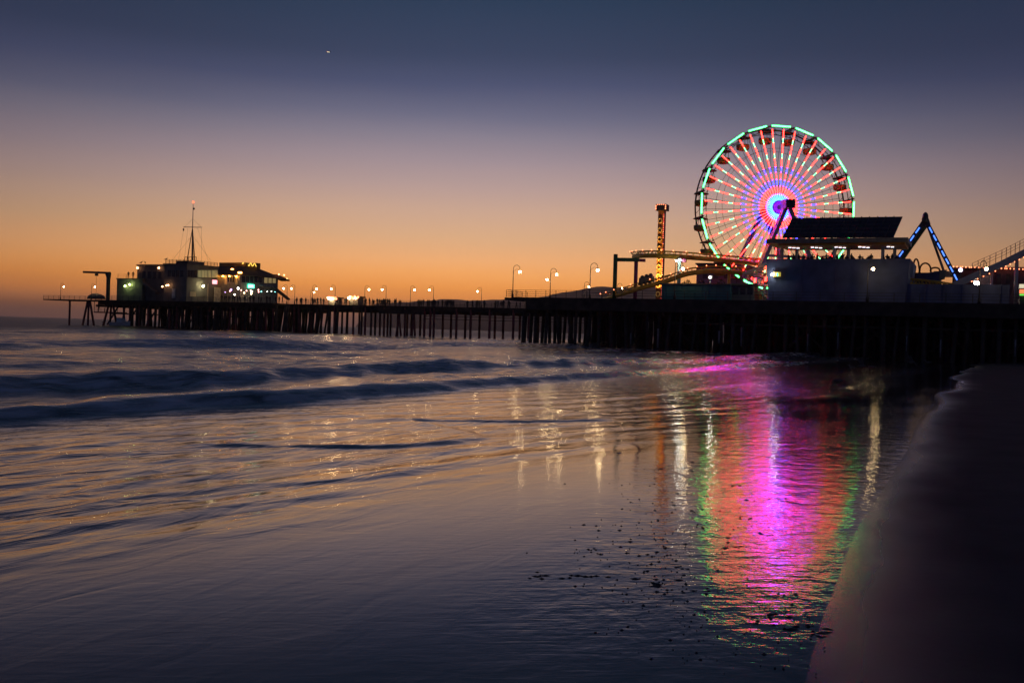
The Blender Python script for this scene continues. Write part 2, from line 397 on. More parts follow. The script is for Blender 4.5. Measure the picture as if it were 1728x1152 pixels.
def sand_material():
    M = bpy.data.materials.new('wet_sand'); M.use_nodes = True
    n = M.node_tree.nodes; l = M.node_tree.links; b = n['Principled BSDF']
    tc = n.new('ShaderNodeTexCoord')
    wt = n.new('ShaderNodeAttribute'); wt.attribute_name = 'wet'
    x = n.new('ShaderNodeTexNoise'); x.inputs['Scale'].default_value = 0.9; x.inputs['Detail'].default_value = 8; l.new(tc.outputs['Object'], x.inputs[0])
    r = n.new('ShaderNodeValToRGB'); r.color_ramp.elements[0].color = (0.034, 0.033, 0.038, 1); r.color_ramp.elements[1].color = (0.058, 0.055, 0.060, 1)
    r.color_ramp.elements[0].position = 0.3; r.color_ramp.elements[1].position = 0.75; l.new(x.outputs[0], r.inputs[0])
    mx = n.new('ShaderNodeMix'); mx.data_type = 'RGBA'; l.new(wt.outputs['Fac'], mx.inputs[0]); l.new(r.outputs[0], mx.inputs[6]); mx.inputs[7].default_value = (0.03, 0.026, 0.026, 1)
    l.new(mx.outputs[2], b.inputs['Base Color'])
    mr = n.new('ShaderNodeMapRange'); mr.inputs['To Min'].default_value = 0.75; mr.inputs['To Max'].default_value = 0.07; ms_ = n.new('ShaderNodeMapRange'); ms_.inputs['To Min'].default_value = 0.10; ms_.inputs['To Max'].default_value = 0.5; l.new(wt.outputs['Fac'], ms_.inputs[0]); l.new(ms_.outputs[0], b.inputs['Specular IOR Level']); l.new(wt.outputs['Fac'], mr.inputs[0]); l.new(mr.outputs[0], b.inputs['Roughness'])
    b.inputs['IOR'].default_value = 1.42
    y = n.new('ShaderNodeTexNoise'); y.inputs['Scale'].default_value = 9; y.inputs['Detail'].default_value = 6; l.new(tc.outputs['Object'], y.inputs[0])
    bu = n.new('ShaderNodeBump'); bu.inputs['Strength'].default_value = 0.6; bu.inputs['Distance'].default_value = 0.005
    dr = n.new('ShaderNodeMapRange'); dr.inputs['From Max'].default_value = 0.75; dr.inputs['To Min'].default_value = 1.0; dr.inputs['To Max'].default_value = 0.06; l.new(wt.outputs['Fac'], dr.inputs[0])
    hm = n.new('ShaderNodeMath'); hm.operation = 'MULTIPLY'; l.new(y.outputs[0], hm.inputs[0]); l.new(dr.outputs[0], hm.inputs[1]); l.new(hm.outputs[0], bu.inputs['Height']); l.new(bu.outputs[0], b.inputs['Normal'])
    return M
def make_sea():
    X, Y, Rr = fan(2.2, 16000, 1250, 900, R_(78))
    u, v = uv(X, Y)
    ub = u + 2.2 * (fbm(v / 22, u / 60, 11, 3) - 0.5) + 0.5 * (fbm(v / 4, u / 9, 12, 3) - 0.5)
    z = sand_z(np.minimum(u, 17.0), v) + 0.012
    # thin lobes of wash
    c = 10.2 + 4.2 * (1 - np.abs(np.cos(math.pi * (v - 17.9) / 7.4))) + 0.8 * (vnoise(v / 2.2, v * 0, 21) - 0.5)
    win = ss(13.5, 15.5, v) * ss(30, 27, v)
    z = z + win * (0.040 * ss(0, 0.5, u - c) * np.exp(-np.clip(u - c - 0.5, 0, 99) / 1.2))
    c2 = 8.6 + 1.6 * (1 - np.abs(np.cos(math.pi * (v - 13.2) / 6.0))) + 0.5 * (vnoise(v / 1.8, v * 0, 22) - 0.5)
    z = z + 0.018 * ss(0, 0.5, u - c2) * np.exp(-np.clip(u - c2 - 0.4, 0, 99) / 0.9) * ss(10.5, 12, v) * ss(16.0, 14.5, v)
    c3 = 13.5 + 2.0 * (fbm(v / 8, v * 0, 24, 3) - 0.5)
    z = z + 0.05 * ss(0, 0.6, u - c3) * np.exp(-np.clip(u - c3 - 0.6, 0, 99) / 1.0) * ss(30, 40, v)
    c4 = 6.0 + 0.05 * v + 2.0 * (fbm(v / 9, v * 0, 25, 3) - 0.5)
    z = z + 0.05 * ss(0, 0.6, u - c4) * np.exp(-np.clip(u - c4 - 0.6, 0, 99) / 1.2) * ss(34, 44, v)
    # bores and swells rolling in
    def wave(cn, h, wf, wb, keep=0.0):
        f = ss(0, wf, ub - cn); t = np.clip(ub - cn - wf, 0, None)
        return h * f * ((1 - keep) * np.exp(-(t / wb) ** 2) + keep)
    mod = lambda a, b, s, lo=0.45: lo + (1 - lo) * np.clip(fbm(v / a, u / b, s, 3) * 2 - 0.45, 0, 1.1)
    b1 = wave(20.4, 0.30, 1.3, 2.2, 0.5)
    b2 = wave(26.4, 0.50, 2.2, 3.2, 0.28) * mod(30, 200, 31, 0.6)
    b3 = wave(37, 0.16, 2.2, 3.0) * mod(16, 60, 32, 0.1)
    b4 = wave(57, 0.80, 5.0, 6.0) * mod(35, 150, 33, 0.4)
    b5 = wave(46, 0.18, 2.5, 3.0) * mod(14, 60, 34, 0.0)
    z = z + b1 + b2 + b3 + b4 + b5
    for cn, h, w, s in ((78, 0.5, 6, 35), (98, 0.6, 8, 36), (128, 0.6, 9, 37), (165, 0.6, 10, 38), (210, 0.6, 12, 39), (265, 0.6, 14, 40), (330, 0.6, 16, 41)):
        z = z + h * np.exp(-((ub - cn) / w) ** 2) * mod(40, 60, s, 0.0)
    deep = ss(20.6, 23.5, ub)
    sp = Rr * (math.log(16000 / 2.2) / 1250) * 1.0
    rng = np.random.RandomState(3)
    for i in range(26):
        lam = 0.8 * 1.17 ** i if i < 18 else 6 + 2.5 * (i - 18)
        an = rng.uniform(-0.95, 0.95); k = 2 * math.pi / lam
        du, dv = math.cos(an), math.sin(an)
        amp = 0.0095 * lam ** 0.75 * (1.1 if lam < 3 else 0.62)
        fade = np.clip(lam / (4 * sp) - 0.5, 0, 1)
        gust = 0.3 + 1.2 * vnoise(u / (lam * 4) + i * 7, v / (lam * 5) - i * 3, 60 + i)
        z = z + deep * fade * gust * amp * np.sin(k * (du * u + dv * v) + rng.uniform(0, 6.28) + 2.0 * vnoise(u / lam / 3, v / lam / 3, 90 + i))
    # small ripples in the runoff, left of the view
    rip = ss(6.0, 11.0, u + 0.0 * v + 2.0 * (fbm(v / 5, u / 5, 45, 3) - 0.5)) * (1 - deep)
    for i in range(12):
        lam = 0.35 * 1.16 ** i; an = rng.uniform(-0.7, 0.7); k = 2 * math.pi / lam
        fade = np.clip(lam / (3.5 * sp) - 0.5, 0, 1)
        gust = vnoise(u / (lam * 3) + i * 5, v / (lam * 4), 120 + i)
        z = z + rip * fade * gust * 0.0045 * lam * np.sin(k * (math.cos(an) * u + math.sin(an) * v) + rng.uniform(0, 6.28) + 2.5 * vnoise(u / lam / 2.5, v / lam / 2.5, 150 + i))
    e = edge_u(v)
    z = z - 0.05 * ss(0.0, 1.0, (e - u) / 1.5)       # runs out under the sand
    far = ss(400, 2500, Rr)
    z = z * (1 - far)
    side = ss(33, 46, v + 3 * (fbm(v / 6, u / 6, 46, 3) - 0.5)) * (1 - deep) * ss(0.3, 3, u - e)
    chop = np.maximum(deep * (0.6 + 0.4 * ss(20, 60, u)), 0.28 * side)
    ripple = 0.08 + 0.75 * rip * (1 - deep) + 0.5 * deep + 0.9 * side
    # foam behind the bore fronts and on the crests
    fo = 0.0 * u
    for cn, wd, a in ((20.5, 6.0, 0.62), (26.6, 10.0, 0.75), (37.5, 8, 0.60), (46.5, 9, 0.6), (57.5, 18, 0.8), (76, 16, 0.6), (98, 30, 0.6)):
        t = ub - cn; fo = np.maximum(fo, a * ss(0, 0.5, t) * np.exp(-np.clip(t - 0.5, 0, 999) / wd))
    fo = fo * (0.45 + 1.5 * np.clip(fbm(v / 12, u / 7, 71, 4) - 0.25, 0, 1))
    fo = np.maximum(fo, 0.16 * win * np.exp(-((u - c - 0.25) / 0.35) ** 2) * (u < 16))
    o = grid_obj('sea', X, Y, z, water_material(), {'chop': chop, 'foam': np.clip(fo, 0, 1), 'ripple': ripple, 'still': np.maximum(ss(1.2, -0.6, u - 1.9 - 0.21 * np.clip(v, 0, 32) + 1.2 * (fbm(v / 4, u / 3, 47, 3) - 0.5)) * ss(4.5, 7.5, v), 0.35 * deep) * (1 - 0.8 * side), 'rough': chop * (0.18 + 0.82 * ss(70, 190, u))})
    tag(o, 'dark rippled sea with low breaking waves and reflective wash', 'sea', None, 'structure')
def make_beach():
    X, Y, Rr = fan(0.5, 2500, 420, 420, R_(120))
    u, v = uv(X, Y)
    z = sand_z(u, v) + 0.02 * (fbm(u / 1.3, v / 1.3, 81, 4) - 0.5) * ss(2.5, -1.5, u)
    wet = ss(-1.7, -0.2, u - edge_u(v) + 0.8 * (fbm(u / 1.2, v / 3.5, 83, 4) - 0.5))
    o = grid_obj('beach', X, Y, z, sand_material(), {'wet': wet})
    tag(o, 'dark wet sand sloping down to the wash', 'beach', None, 'structure')
def make_hills():
    mb = MB()
    prof = [(640, 548, 512), (690, 548, 510), (720, 0, 507), (755, 0, 503.5), (790, 0, 507), (830, 0, 506), (862, 0, 504), (890, 0, 505), (930, 0, 498), (970, 0, 490),
            (1009, 0, 482.5), (1040, 0, 486), (1090, 0, 483), (1150, 0, 478), (1230, 0, 480), (1320, 0, 486), (1500, 0, 500), (1900, 0, 520)]
    xs = np.linspace(640, 1900, 160); ys = np.interp(xs, [p[0] for p in prof], [p[2] for p in prof])
    ys = ys + 3.0 * (fbm(xs / 18, xs * 0 + 2, 200, 4) - 0.5)
    vs = []
    rows = 6
    for j in range(rows):
        t = j / (rows - 1)
        for x, y in zip(xs, ys):
            top = W(x, y, 6000); k = math.sin(math.pi * 0.5 * (1 - abs(1 - 2 * t))) if t < 1 else 0
            p = Vector((top.x, top.y - 900 * (1 - 2 * t), 0)) if True else top
            p.z = max(-3, top.z * (k if 0 < t < 1 else 0) * (1.0 if j in (2, 3) else 0.9)) - (3 if t in (0, 1) else 0)
            if j == 3: p.z = top.z; p.y = top.y; p.x = top.x
            vs.append(p)
    n = len(xs)
    fs = [(j * n + i, j * n + i + 1, (j + 1) * n + i + 1, (j + 1) * n + i) for j in range(rows - 1) for i in range(n - 1)]
    mb.add(vs, fs, rockh, True)
    tag(mb.build('hills'), 'dim far hills on the horizon behind the pier', 'hills', None, 'structure')
make_sea(); make_beach(); make_hills()

# ------------------------------------------------------------------ the two lengths of pier
def railing(mb, a, b, h=1.15, step=2.0, m=None, rails=4, w=0.05):
    a = Vector(a); b = Vector(b); l = (b - a).length; n = max(1, round(l / step))
    for i in range(n + 1):
        p = a.lerp(b, i / n); mb.bar(p, p + ZD * h, w * 1.5, m=m)
    for k in range(rails):
        z = h * (k + 1) / rails; mb.bar(a + ZD * z, b + ZD * z, w, m=m)
def pile_mesh(mb, base, top, r): mb.tube([base, base.lerp(top, 0.12), top], [r * 1.18, r, r * 0.94], 8)

far = thing('long_pier', 'long narrow wooden pier reaching out to the restaurant at its end', 'pier', dk(600, 70))
sL = ST(dk(93, 65))[0]; sM = ST(dk(190, 65))[0]; sR = ST(dk(1000, 65))[0]
sE = ST(dk(486, 65))[0]
mb = MB()
mb.box(PF((sM + sE) / 2, 77, DECK - 0.2), (sE - sM, 36, 0.4), AX)
mb.box(PF((sE + sR) / 2, 70, DECK - 0.2), (sR - sE, 10, 0.4), AX)
mb.box(PF((sL + sM) / 2, 66, DECK - 0.15), (sM - sL, 10, 0.3), AX)
mb.build('deck', wood, far)
mb = MB()
for t in (60.2, 66, 72, 78, 84): mb.box(PF((sM + sE) / 2, t, DECK - 0.85), (sE - sM, 0.4, 0.9), AX)
for t in (65.5, 68, 71, 74.5): mb.box(PF((sE + sR) / 2, t, DECK - 0.75), (sR - sE, 0.35, 0.7), AX)
s = sM
while s < sE: mb.box(PF(s, 72, DECK - 1.6), (0.4, 25, 0.6), AX); s += 3.2
while s < sR: mb.box(PF(s, 70, DECK - 1.4), (0.35, 9.6, 0.55), AX); s += 4.6
mb.box(PF((ST(dk(640, 65))[0] + ST(dk(715, 65))[0]) / 2, 67, DECK - 1.35), (ST(dk(715, 65))[0] - ST(dk(640, 65))[0], 4, 1.0), AX)
for y in (2.2, 2.9): mb.box(PF((ST(dk(715, 65))[0] + sR) / 2, 65.5, DECK - y), (sR - ST(dk(715, 65))[0], 0.12, 0.10), AX)
mb.build('girder', wood, far)
mb = MB(); railing(mb, PF(sE, 65.1, DECK), PF(sR, 65.1, DECK)); railing(mb, PF(sE, 74.8, DECK), PF(sR, 74.8, DECK), rails=3); railing(mb, PF(sM, 59.2, DECK), PF(sE, 59.2, DECK)); railing(mb, PF(sL, 61.1, DECK), PF(sM, 61.1, DECK), 1.0)
mb.build('railing', steel, far)
def far_pile(x, t, lean=0.0, r=0.26, m=None, xt=None):
    b = dk(x, t); b.z = -2.0
    tp = dk(xt if xt else x, t); tp.z = DECK - 0.4; tp = tp + TD * lean
    mb = MB(); pile_mesh(mb, b, tp, r); mb.build('pile', m or redwood, far)
for x, xt in ((118, 118), (138, 148), (149, 150), (162, 152), (172, 185), (186, 188), (201, 190)): far_pile(x, 62, 0, 0.3, redwood, xt)
random.seed(4)
x = 207
while x < 484:
    far_pile(x, random.choice((60.5, 60.5, 66)), 0, random.uniform(0.26, 0.36), random.choice((wood, wood, redwood)), x + random.choice((0, 0, 0, 4, -4)))
    x += random.uniform(3.5, 7.5)
for x in (486, 497, 505, 523, 526, 535, 543, 555, 565, 569, 578, 587, 597, 607, 611, 617, 627, 634, 642, 649, 655, 660, 672, 684, 688, 695):
    far_pile(x, 65.5 if random.random() < .6 else 74, 0, 0.27, random.choice((wood, redwood)))
for x, xt in ((668, 676), (680, 672), (695, 700), (703, 698), (510, 503)): far_pile(x, 66, 0, 0.26, redwood, xt)
for x in (710, 717, 727, 733, 748, 762, 771, 786, 795, 810, 827, 836, 850, 867, 878, 893, 905): far_pile(x, 65.5 if x % 2 else 73, 0, 0.29, redwood)

mb = MB(); random.seed(6)
for t in np.arange(68, 94, 5.0):
    for s in np.arange(sM + 1, sE, 3.0): mb.tube([PF(s + random.uniform(-.8, .8), t, -2), PF(s + random.choice((0, 0, .8)), t, DECK - .5)], random.uniform(.24, .36), 6)
for k in range(7): s = sM + 3 + k * 7.0; mb.bar(PF(s, 60.6, .6), PF(s + 4, 60.6, DECK - 1.5), .3); mb.bar(PF(sM + 1, 60.7 + k * .01, 1.2), PF(sM + 1, 60.7, 1.3), .2)
mb.box(PF((sM + sE) / 2, 60.9, 3.6), (sE - sM - 8, .25, .3), AX)
far_mass = mb.build('pile_mass', wood, far); far_mass['kind'] = 'stuff'
near = thing('amusement_pier', 'broad dark timber platform on a dense mass of piles carrying the rides', 'pier', PF(30, 20, DECK))
SR = 130.0
mb = MB(); mb.box(PF((SR) / 2, 32, DECK - 0.25), (SR, 64, 0.5), AX)
mb.box(PF(-1.2, 6, DECK - 0.2), (2.4, 8, 0.4), AX)
mb.build('deck', wood, near)
mb = MB()
for t in (0.3, 3.5, 8, 14, 20, 26, 32, 40, 48, 56, 63.5): mb.box(PF(SR / 2 + 1.0, t, DECK - 1.15), (SR - 2.0, 0.45, 1.3), AX)
for i in range(30):
    s = 1.6 + i * 4.3; mb.box(PF(s, 32, DECK - 2.05), (0.4, 62.5, 0.5), AX)
for k in (3.3,): mb.box(PF(SR / 2 + 12, 1.2, DECK - k), (SR - 24, 0.12, 0.25), AX)
mb.build('girder', wood, near)
mb = MB(); railing(mb, PF(-2.2, 2.1, DECK), PF(11, 2.1, DECK), rails=4, step=1.7); railing(mb, PF(-2.2, 2.1, DECK), PF(-2.2, 9.9, DECK), rails=4); mb.build('railing', steel, near)
mb = MB(); railing(mb, PF(11, 0.2, DECK), PF(75, 0.2, DECK), rails=3, step=3); mb.build('railing', steel, near)
mb = MB(); railing(mb, PF(-0.1, 63.5, DECK), PF(30, 63.5, DECK)); mb.build('railing', steel, near)
random.seed(9)
def base_z(p):
    u_ = NU.x * p.x + NU.y * p.y
    return -2.0
for i in range(44):                                   # the outer rows one can tell apart
    s = 1.4 + i * 1.75 + random.uniform(-0.35, 0.35); lean = random.choice((0, 0, 0, 0.5, -0.5))
    b = PF(s + lean, random.choice((0.6, 0.6, 2.5)), -1.5); tp = PF(s, 1.0, DECK - 1.8)
    mb = MB(); pile_mesh(mb, b, tp, random.uniform(0.2, 0.33)); pl_ = mb.build('pile', wood, near)
    if i % 7 in (3, 5) and 9 < i < 40:
        r_ = random.uniform(.07, .13); zb = random.uniform(.2, 1.2); b2_ = PF(s + lean * .6, 0.35, zb); t2_ = PF(s + lean * .2, 0.35, zb + random.uniform(1.6, 2.8))
        MB().tube([b2_, t2_], r_, 8).build('sleeve', conc, pl_)
for i in range(26):
    t = 3 + i * 2.3; b = PF(0.8 + random.uniform(-.3, .3), t, -1.5)
    mb = MB(); pile_mesh(mb, b, PF(0.8, t, DECK - 1.8), 0.28); mb.build('pile', wood, near)
mb = MB()
for t in np.arange(5, 63, 2.6):
    for s in np.arange(7.5, SR, 2.5):
        a = s + random.uniform(-0.9, 0.9); c = t + random.uniform(-0.8, 0.8)
        mb.tube([PF(a + random.choice((0, 0, .6, -.6)), c, -1.5), PF(a, c, DECK - 1.7)], random.uniform(0.2, 0.34), 6)
o = mb.build('pile_mass', wood, near); o['kind'] = 'stuff'
mb = MB()
mb.box(PF(76, 58, 3.0), (106, 0.5, 8.0), AX)  # unseen wall added behind the piles to keep the underside dark
for i in range(9): mb.bar(PF(22 + i * 9, 4, 1.0), PF(26.5 + i * 9, 4, DECK - 2), 0.3); mb.bar(PF(26.5 + i * 9, 4, 1.0), PF(22 + i * 9, 4, DECK - 2), 0.3)
mb.build('shade_wall_and_braces', wood, near)

# ------------------------------------------------------------------ lamp posts
def make_lamp():
    root = thing('lamp_post', 'pier lamp', 'street lamp', (0, 0, 0), 0, 'hooked lamp posts along the pier')
    mb = MB(); mb.lathe((0, 0, 0), [(0.16, 0), (0.16, 0.5), (0.09, 0.62), (0.065, 1.2), (0.055, 3.9)], 8)
    mb.build('post', steel, root, True)
    mb = MB(); pts = [(0, 0, 3.85)]
    for i in range(11):
        a = math.pi * i / 10 * 1.08; pts.append((0.48 - 0.48 * math.cos(a), 0, 4.3 + 0.5 * math.sin(a)))
    mb.tube(pts, 0.04, 6); mb.tube([(0, 0, 3.9), (0.5, 0, 4.25), (0.96, 0, 4.1)], 0.02, 5)
    mb.build('arm', steel, root, True)
    sh = MB().lathe((0.97, 0, 3.98), [(0.05, 0.24), (0.07, 0.14), (0.2, 0.05), (0.22, 0.0)], 10).build('lamp_shade', steel, root, True)
    MB().ball((0.97, 0, 3.84), 0.18, None, 10, 8).build('globe', E_LAMP, root, True)
    return root
lamp0 = make_lamp(); reg(None)
LAMPS = [  # pole column, t, faces left?, scale, label
    (102, 61.5, 0, 0.92, 'lamp post at the outermost tip of the pier, beyond the hoist crane'),
    (154, 61.5, 0, 0.92, 'lamp post between the pier tip and the hoist crane'),
    (484, 66, 1, 1.0, 'lamp post tucked behind the stair at the restaurant end'),
    (497, 66, 1, 1.0, 'lamp post just off the corner of the restaurant, hook turned to it'),
    (527, 66, 0, 1.0, 'lamp post in the crowd, taller of a close pair right of the restaurant'),
    (524, 74, 0, 0.86, 'shorter lamp post behind the taller one of a close pair'),
    (565, 66, 1, 1.0, 'lamp post beside the first lit food stall on the long pier'),
    (615, 66, 0, 1.0, 'lamp post just past the lit fairground stall on the long pier'),
    (651, 66, 1, 1.0, 'lamp post above the densest crowd of the long pier, hook turned seaward'),
    (692, 66, 0, 1.0, 'lamp post over the heavy braced piles mid pier, hook turned shoreward'),
    (731, 66, 1, 1.0, 'lamp post over thin single piles in front of the low hills, hook turned seaward'),
    (812, 66, 1, 0.95, 'lone lamp post on the long pier nearest the broad platform'),
    (865, 2.6, 0, 1.04, 'tall lamp post at the railed outer corner of the broad platform'),
    (928, 3.5, 0, 0.95, 'lamp post with a side spotlight by the platform railing'),
    (985, 40, 0, 0.95, 'smaller lamp post standing behind a taller one on the platform'),
    (995, 2.6, 0, 1.10, 'tall lamp post at the inner end of the platform railing'),
    (1041, 40, 0, 0.9, 'lamp post close beside the green steel post'),
    (1138, 0.8, 0, 1.13, 'tall lamp post in front of the teal wall'),
    (1463, 0.7, 0, 1.1, 'tall lamp post lighting the big blue wall'),
    (1652, 0.7, 0, 1.1, 'lamp post by the low wall under the coaster lift hill')]
for i, (x, t, left, sc, lb) in enumerate(LAMPS):
    o = lamp0 if i == 0 else copy_tree(lamp0)
    o.location = dk(x, t); o.scale = (sc, sc, sc)
    o.rotation_euler = (0, 0, (math.pi if left else 0) + random.uniform(-0.15, 0.15))
    if x in (1463, 1652): o.rotation_euler = (0, 0, -1.3)
    o['label'] = lb

# ------------------------------------------------------------------ ferris wheel
HUB = W(1314, 350, 165); RW = 13.35
wroot = thing('ferris_wheel', 'giant ferris wheel with red, green and blue glowing spokes', 'ferris wheel', (HUB.x, HUB.y, DECK), R_(10))
hz = HUB.z - DECK
def ringpts(r, y, n): return [(r * math.sin(2 * math.pi * i / n), y, hz + r * math.cos(2 * math.pi * i / n)) for i in range(n + 1)]
for y in (0.15, 3.1):
    mb = MB(); mb.tube(ringpts(RW, y, 60), 0.13, 6, caps=False); mb.tube(ringpts(RW - 0.75, y, 60), 0.07, 5, caps=False)
    for i in range(60):
        a = 2 * math.pi * i / 60; b = 2 * math.pi * (i + .5) / 60
        mb.bar((RW * math.sin(a), y, hz + RW * math.cos(a)), ((RW - .75) * math.sin(b), y, hz + (RW - .75) * math.cos(b)), 0.07)
    mb.build('rim', steel, wroot, True)
for r in (3.6, 6.6, 9.8):
    mb = MB()
    for y in (0.2, 3.0): mb.tube(ringpts(r, y, 40), 0.03, 4, caps=False)
    mb.build('cable_ring', steel, wroot, True)
mb = MB()
for i in range(20):
    a = 2 * math.pi * i / 20 + math.pi / 20
    mb.bar((RW * math.sin(a), -0.3, hz + RW * math.cos(a)), (RW * math.sin(a), 3.6, hz + RW * math.cos(a)), 0.28, 0.16)
mb.build('cross_bar', steel, wroot, True)
# spokes with their strips of light
HOUSE_GLOW = {E_RED: em('red_housing_glow', (1.0, 0.01, 0.02), 0.85), E_MINT: em('green_housing_glow', (0.0, 0.6, 0.2), 0.6), E_BLU: em('blue_housing_glow', (0.03, 0.02, 1.0), 0.9), E_CYN: em('azure_housing_glow', (0.0, 0.15, 1.0), 1.2)}  # casings given weak emission to imitate the coloured glow around the LEDs
def seg(mb, r0_, r1, m, w=0.10):
    mb.box((0, -0.05, (r0_ + r1) / 2), (w, 0.10, r1 - r0_ - .01), None, m); mb.box((0, 0.03, (r0_ + r1) / 2), (0.20, 0.05, r1 - r0_), None, HOUSE_GLOW[m])
PAT = [(0.965, 0.855, E_RED), (0.855, 0.795, E_MINT), (0.795, 0.665, E_RED), (0.665, 0.605, E_MINT), (0.605, 0.50, E_RED), (0.50, 0.435, E_BLU), (0.435, 0.345, E_RED), (0.345, 0.265, E_BLU), (0.265, 0.165, E_RED), (0.165, 0.085, E_CYN)]
sp0 = MB().box((0, 0.15, 7), (0.11, 0.16, 11.6)).build('spoke', steel, wroot, True); sp0.location = (0, 0, hz)
mb = MB()
for a, b, mm in PAT: seg(mb, b * RW, a * RW, mm)
ls0 = mb.build('light_strip', None, sp0, True)
rs0 = MB().tube([(0, 2.6, 1.0), (0, 3.1, RW - 0.6)], 0.035, 5).build('cable', steel, wroot, True); rs0.location = (0, 0, hz)
st0 = MB().box((0, 0.03, RW + 0.03), (3.5, 0.05, 0.34), None, em('green_housing_glow', (0.0, 0.6, 0.2), 0.6)).box((0, -0.06, RW + 0.05), (3.25, 0.12, 0.16), None, mat('white_green_led', (.5, .5, .5), .5, var=0, emit=(0.06, 1.0, 0.16), strength=10.0)).build('rim_light', None, wroot, True); st0.location = (0, 0, hz)  # wider green box is a self-lit halo around the rim LED
for i in range(40):
    a = 2 * math.pi * i / 40 + 0.035
    if i: o = sp0.copy(); COL.objects.link(o); q = ls0.copy(); COL.objects.link(q); q.parent = o; k = rs0.copy(); COL.objects.link(k)
    else: o = sp0; k = rs0
    o.rotation_euler = (0, a, 0); k.rotation_euler = (0, a + math.pi / 40, 0)
for i in range(20):
    a = 2 * math.pi * i / 20
    o = st0 if i == 0 else st0.copy()
    if i: COL.objects.link(o)
    o.rotation_euler = (0, a, 0)
# gondolas
def make_gondola():
    g_ = bpy.data.objects.new('gondola', None); COL.objects.link(g_); g_.parent = wroot
    MB().lathe((0, 0, -2.35), [(0.55, 0), (0.95, 0.12), (1.08, 0.45), (1.08, 0.95), (0.98, 0.95), (0.95, 0.5), (0.5, 0.14)], 14, mat('gondola_shell', (0.30, 0.17, 0.05), 0.5)).build('tub', None, g_, True)
    MB().lathe((0, 0, -0.35), [(1.25, 0), (1.2, 0.08), (0.6, 0.26), (0.08, 0.36), (0.05, 0.38)], 14, mat('gondola_canopy', (0.16, 0.10, 0.06), 0.6)).build('canopy', None, g_, True)
    mb = MB()
    for k in range(4):
        b = math.pi / 4 + k * math.pi / 2; mb.tube([(0.9 * math.cos(b), 0.9 * math.sin(b), -1.5), (0.75 * math.cos(b), 0.75 * math.sin(b), -0.25)], 0.04, 5)
    mb.bar((0, -1.5, 0), (0, 1.5, 0), 0.12)
    mb.build('hanger', steel, g_, True)
    return g_
gd0 = make_gondola(); reg(None)
for i in range(20):
    a = 2 * math.pi * i / 20 + math.pi / 20
    o = gd0 if i == 0 else copy_tree(gd0)
    o.location = ((RW - 0.3) * math.sin(a), 1.65, hz + (RW - 0.3) * math.cos(a))
mb = MB(); mb.tube([(0, -0.25, hz), (0, 3.3, hz)], 1.15, 20); mb.build('hub', mat('violet_hub', (0.35, 0.25, 0.5), 0.5), wroot, True)
mb = MB()
for k in range(24):
    a = 2 * math.pi * k / 24
    mb.ball((1.3 * math.sin(a), 1.5, hz + 1.3 * math.cos(a)), 0.14, E_VIO, 6, 4)
mb.build('hub_light', None, wroot, True)
MB().tube([(0, -0.30, hz), (0, -0.26, hz)], 1.0, 20).build('hub_panel', em('violet_face_glow', (.28, 0, 1), .9), wroot, True)  # emission stands in for violet LED light falling on the hub face
mb = MB(); mb.tube([(0, -3.7, hz), (0, 6.5, hz)], 0.4, 12); mb.build('axle', steel, wroot, True)
mb = MB(); mb.box((0, -3.5, hz + 0.1), (1.6, 1.9, 1.4)); mb.build('bearing_housing', steel, wroot, True)
for y in (-3.2, 5.8):
    for sx in (-1, 1):
        mb = MB(); mb.bar((sx * 0.3, y, hz - 0.3), (sx * 7.4, y - (1.5 if y < 0 else -1.5), 0), 0.75, 0.65); mb.build('leg', white, wroot, True)
    mb = MB(); mb.bar((-3.9, y, hz * 0.5), (3.9, y, hz * 0.5), 0.4); mb.build('brace', white, wroot, True)
mb = MB(); mb.box((0, 1.5, 0.55), (17, 9, 1.1)); mb.build('base', white, wroot, True)

# ------------------------------------------------------------------ roller coaster
def path(pts, n=10):
    out_ = []
    P = [Vector(p) for p in pts]
    for i in range(len(P) - 1):
        a, b, c, d = P[max(i - 1, 0)], P[i], P[i + 1], P[min(i + 2, len(P) - 1)]
        for k in range(n):
            t = k / n
            out_.append(0.5 * ((2 * b) + (c - a) * t + (2 * a - 5 * b + 4 * c - d) * t * t + (3 * b - a - 3 * c + d) * t ** 3))
    return out_ + [P[-1]]
cst = thing('roller_coaster', 'yellow steel roller coaster track lined with pink bead lights', 'roller coaster', PX(1090, 490, 22))
def track(pts, gauge=1.2, spine=0.38, drop=0.75, beads=True, every=4, name='track'):
    p = path(pts); mb = MB(); bd = MB(); L_, R2 = [], []
    for i, q in enumerate(p):
        d = (p[min(i + 1, len(p) - 1)] - p[max(i - 1, 0)]).normalized(); sx = d.cross(ZD).normalized() * gauge / 2
        L_.append(q - sx); R2.append(q + sx)
        if i % 2 == 0:
            mb.bar(q - sx, q - ZD * drop, 0.1); mb.bar(q + sx, q - ZD * drop, 0.1)
        if beads and i % every == 0: bd.ball(q + sx * 1.25 + ZD * 0.12, 0.09, None, 6, 4)
    mb.tube(L_, 0.09, 6); mb.tube(R2, 0.09, 6); mb.tube([q - ZD * drop for q in p], spine, 8)
    mb.build(name, yel, cst)
    if beads: bd.build('bead_lights', E_BEAD, cst)
track([PX(1070, 426, 30), PX(1085, 424, 24), PX(1120, 424, 22), PX(1170, 427, 22), PX(1230, 432, 24), PX(1300, 438, 30), PX(1370, 434, 40), PX(1420, 430, 50)])
track([PX(1020, 497, 30), PX(1050, 488, 20), PX(1085, 477, 16), PX(1125, 466, 15), PX(1160, 454, 16), PX(1200, 449.5, 17), PX(1240, 451, 18), PX(1275, 457, 20), PX(1300, 470, 24)])
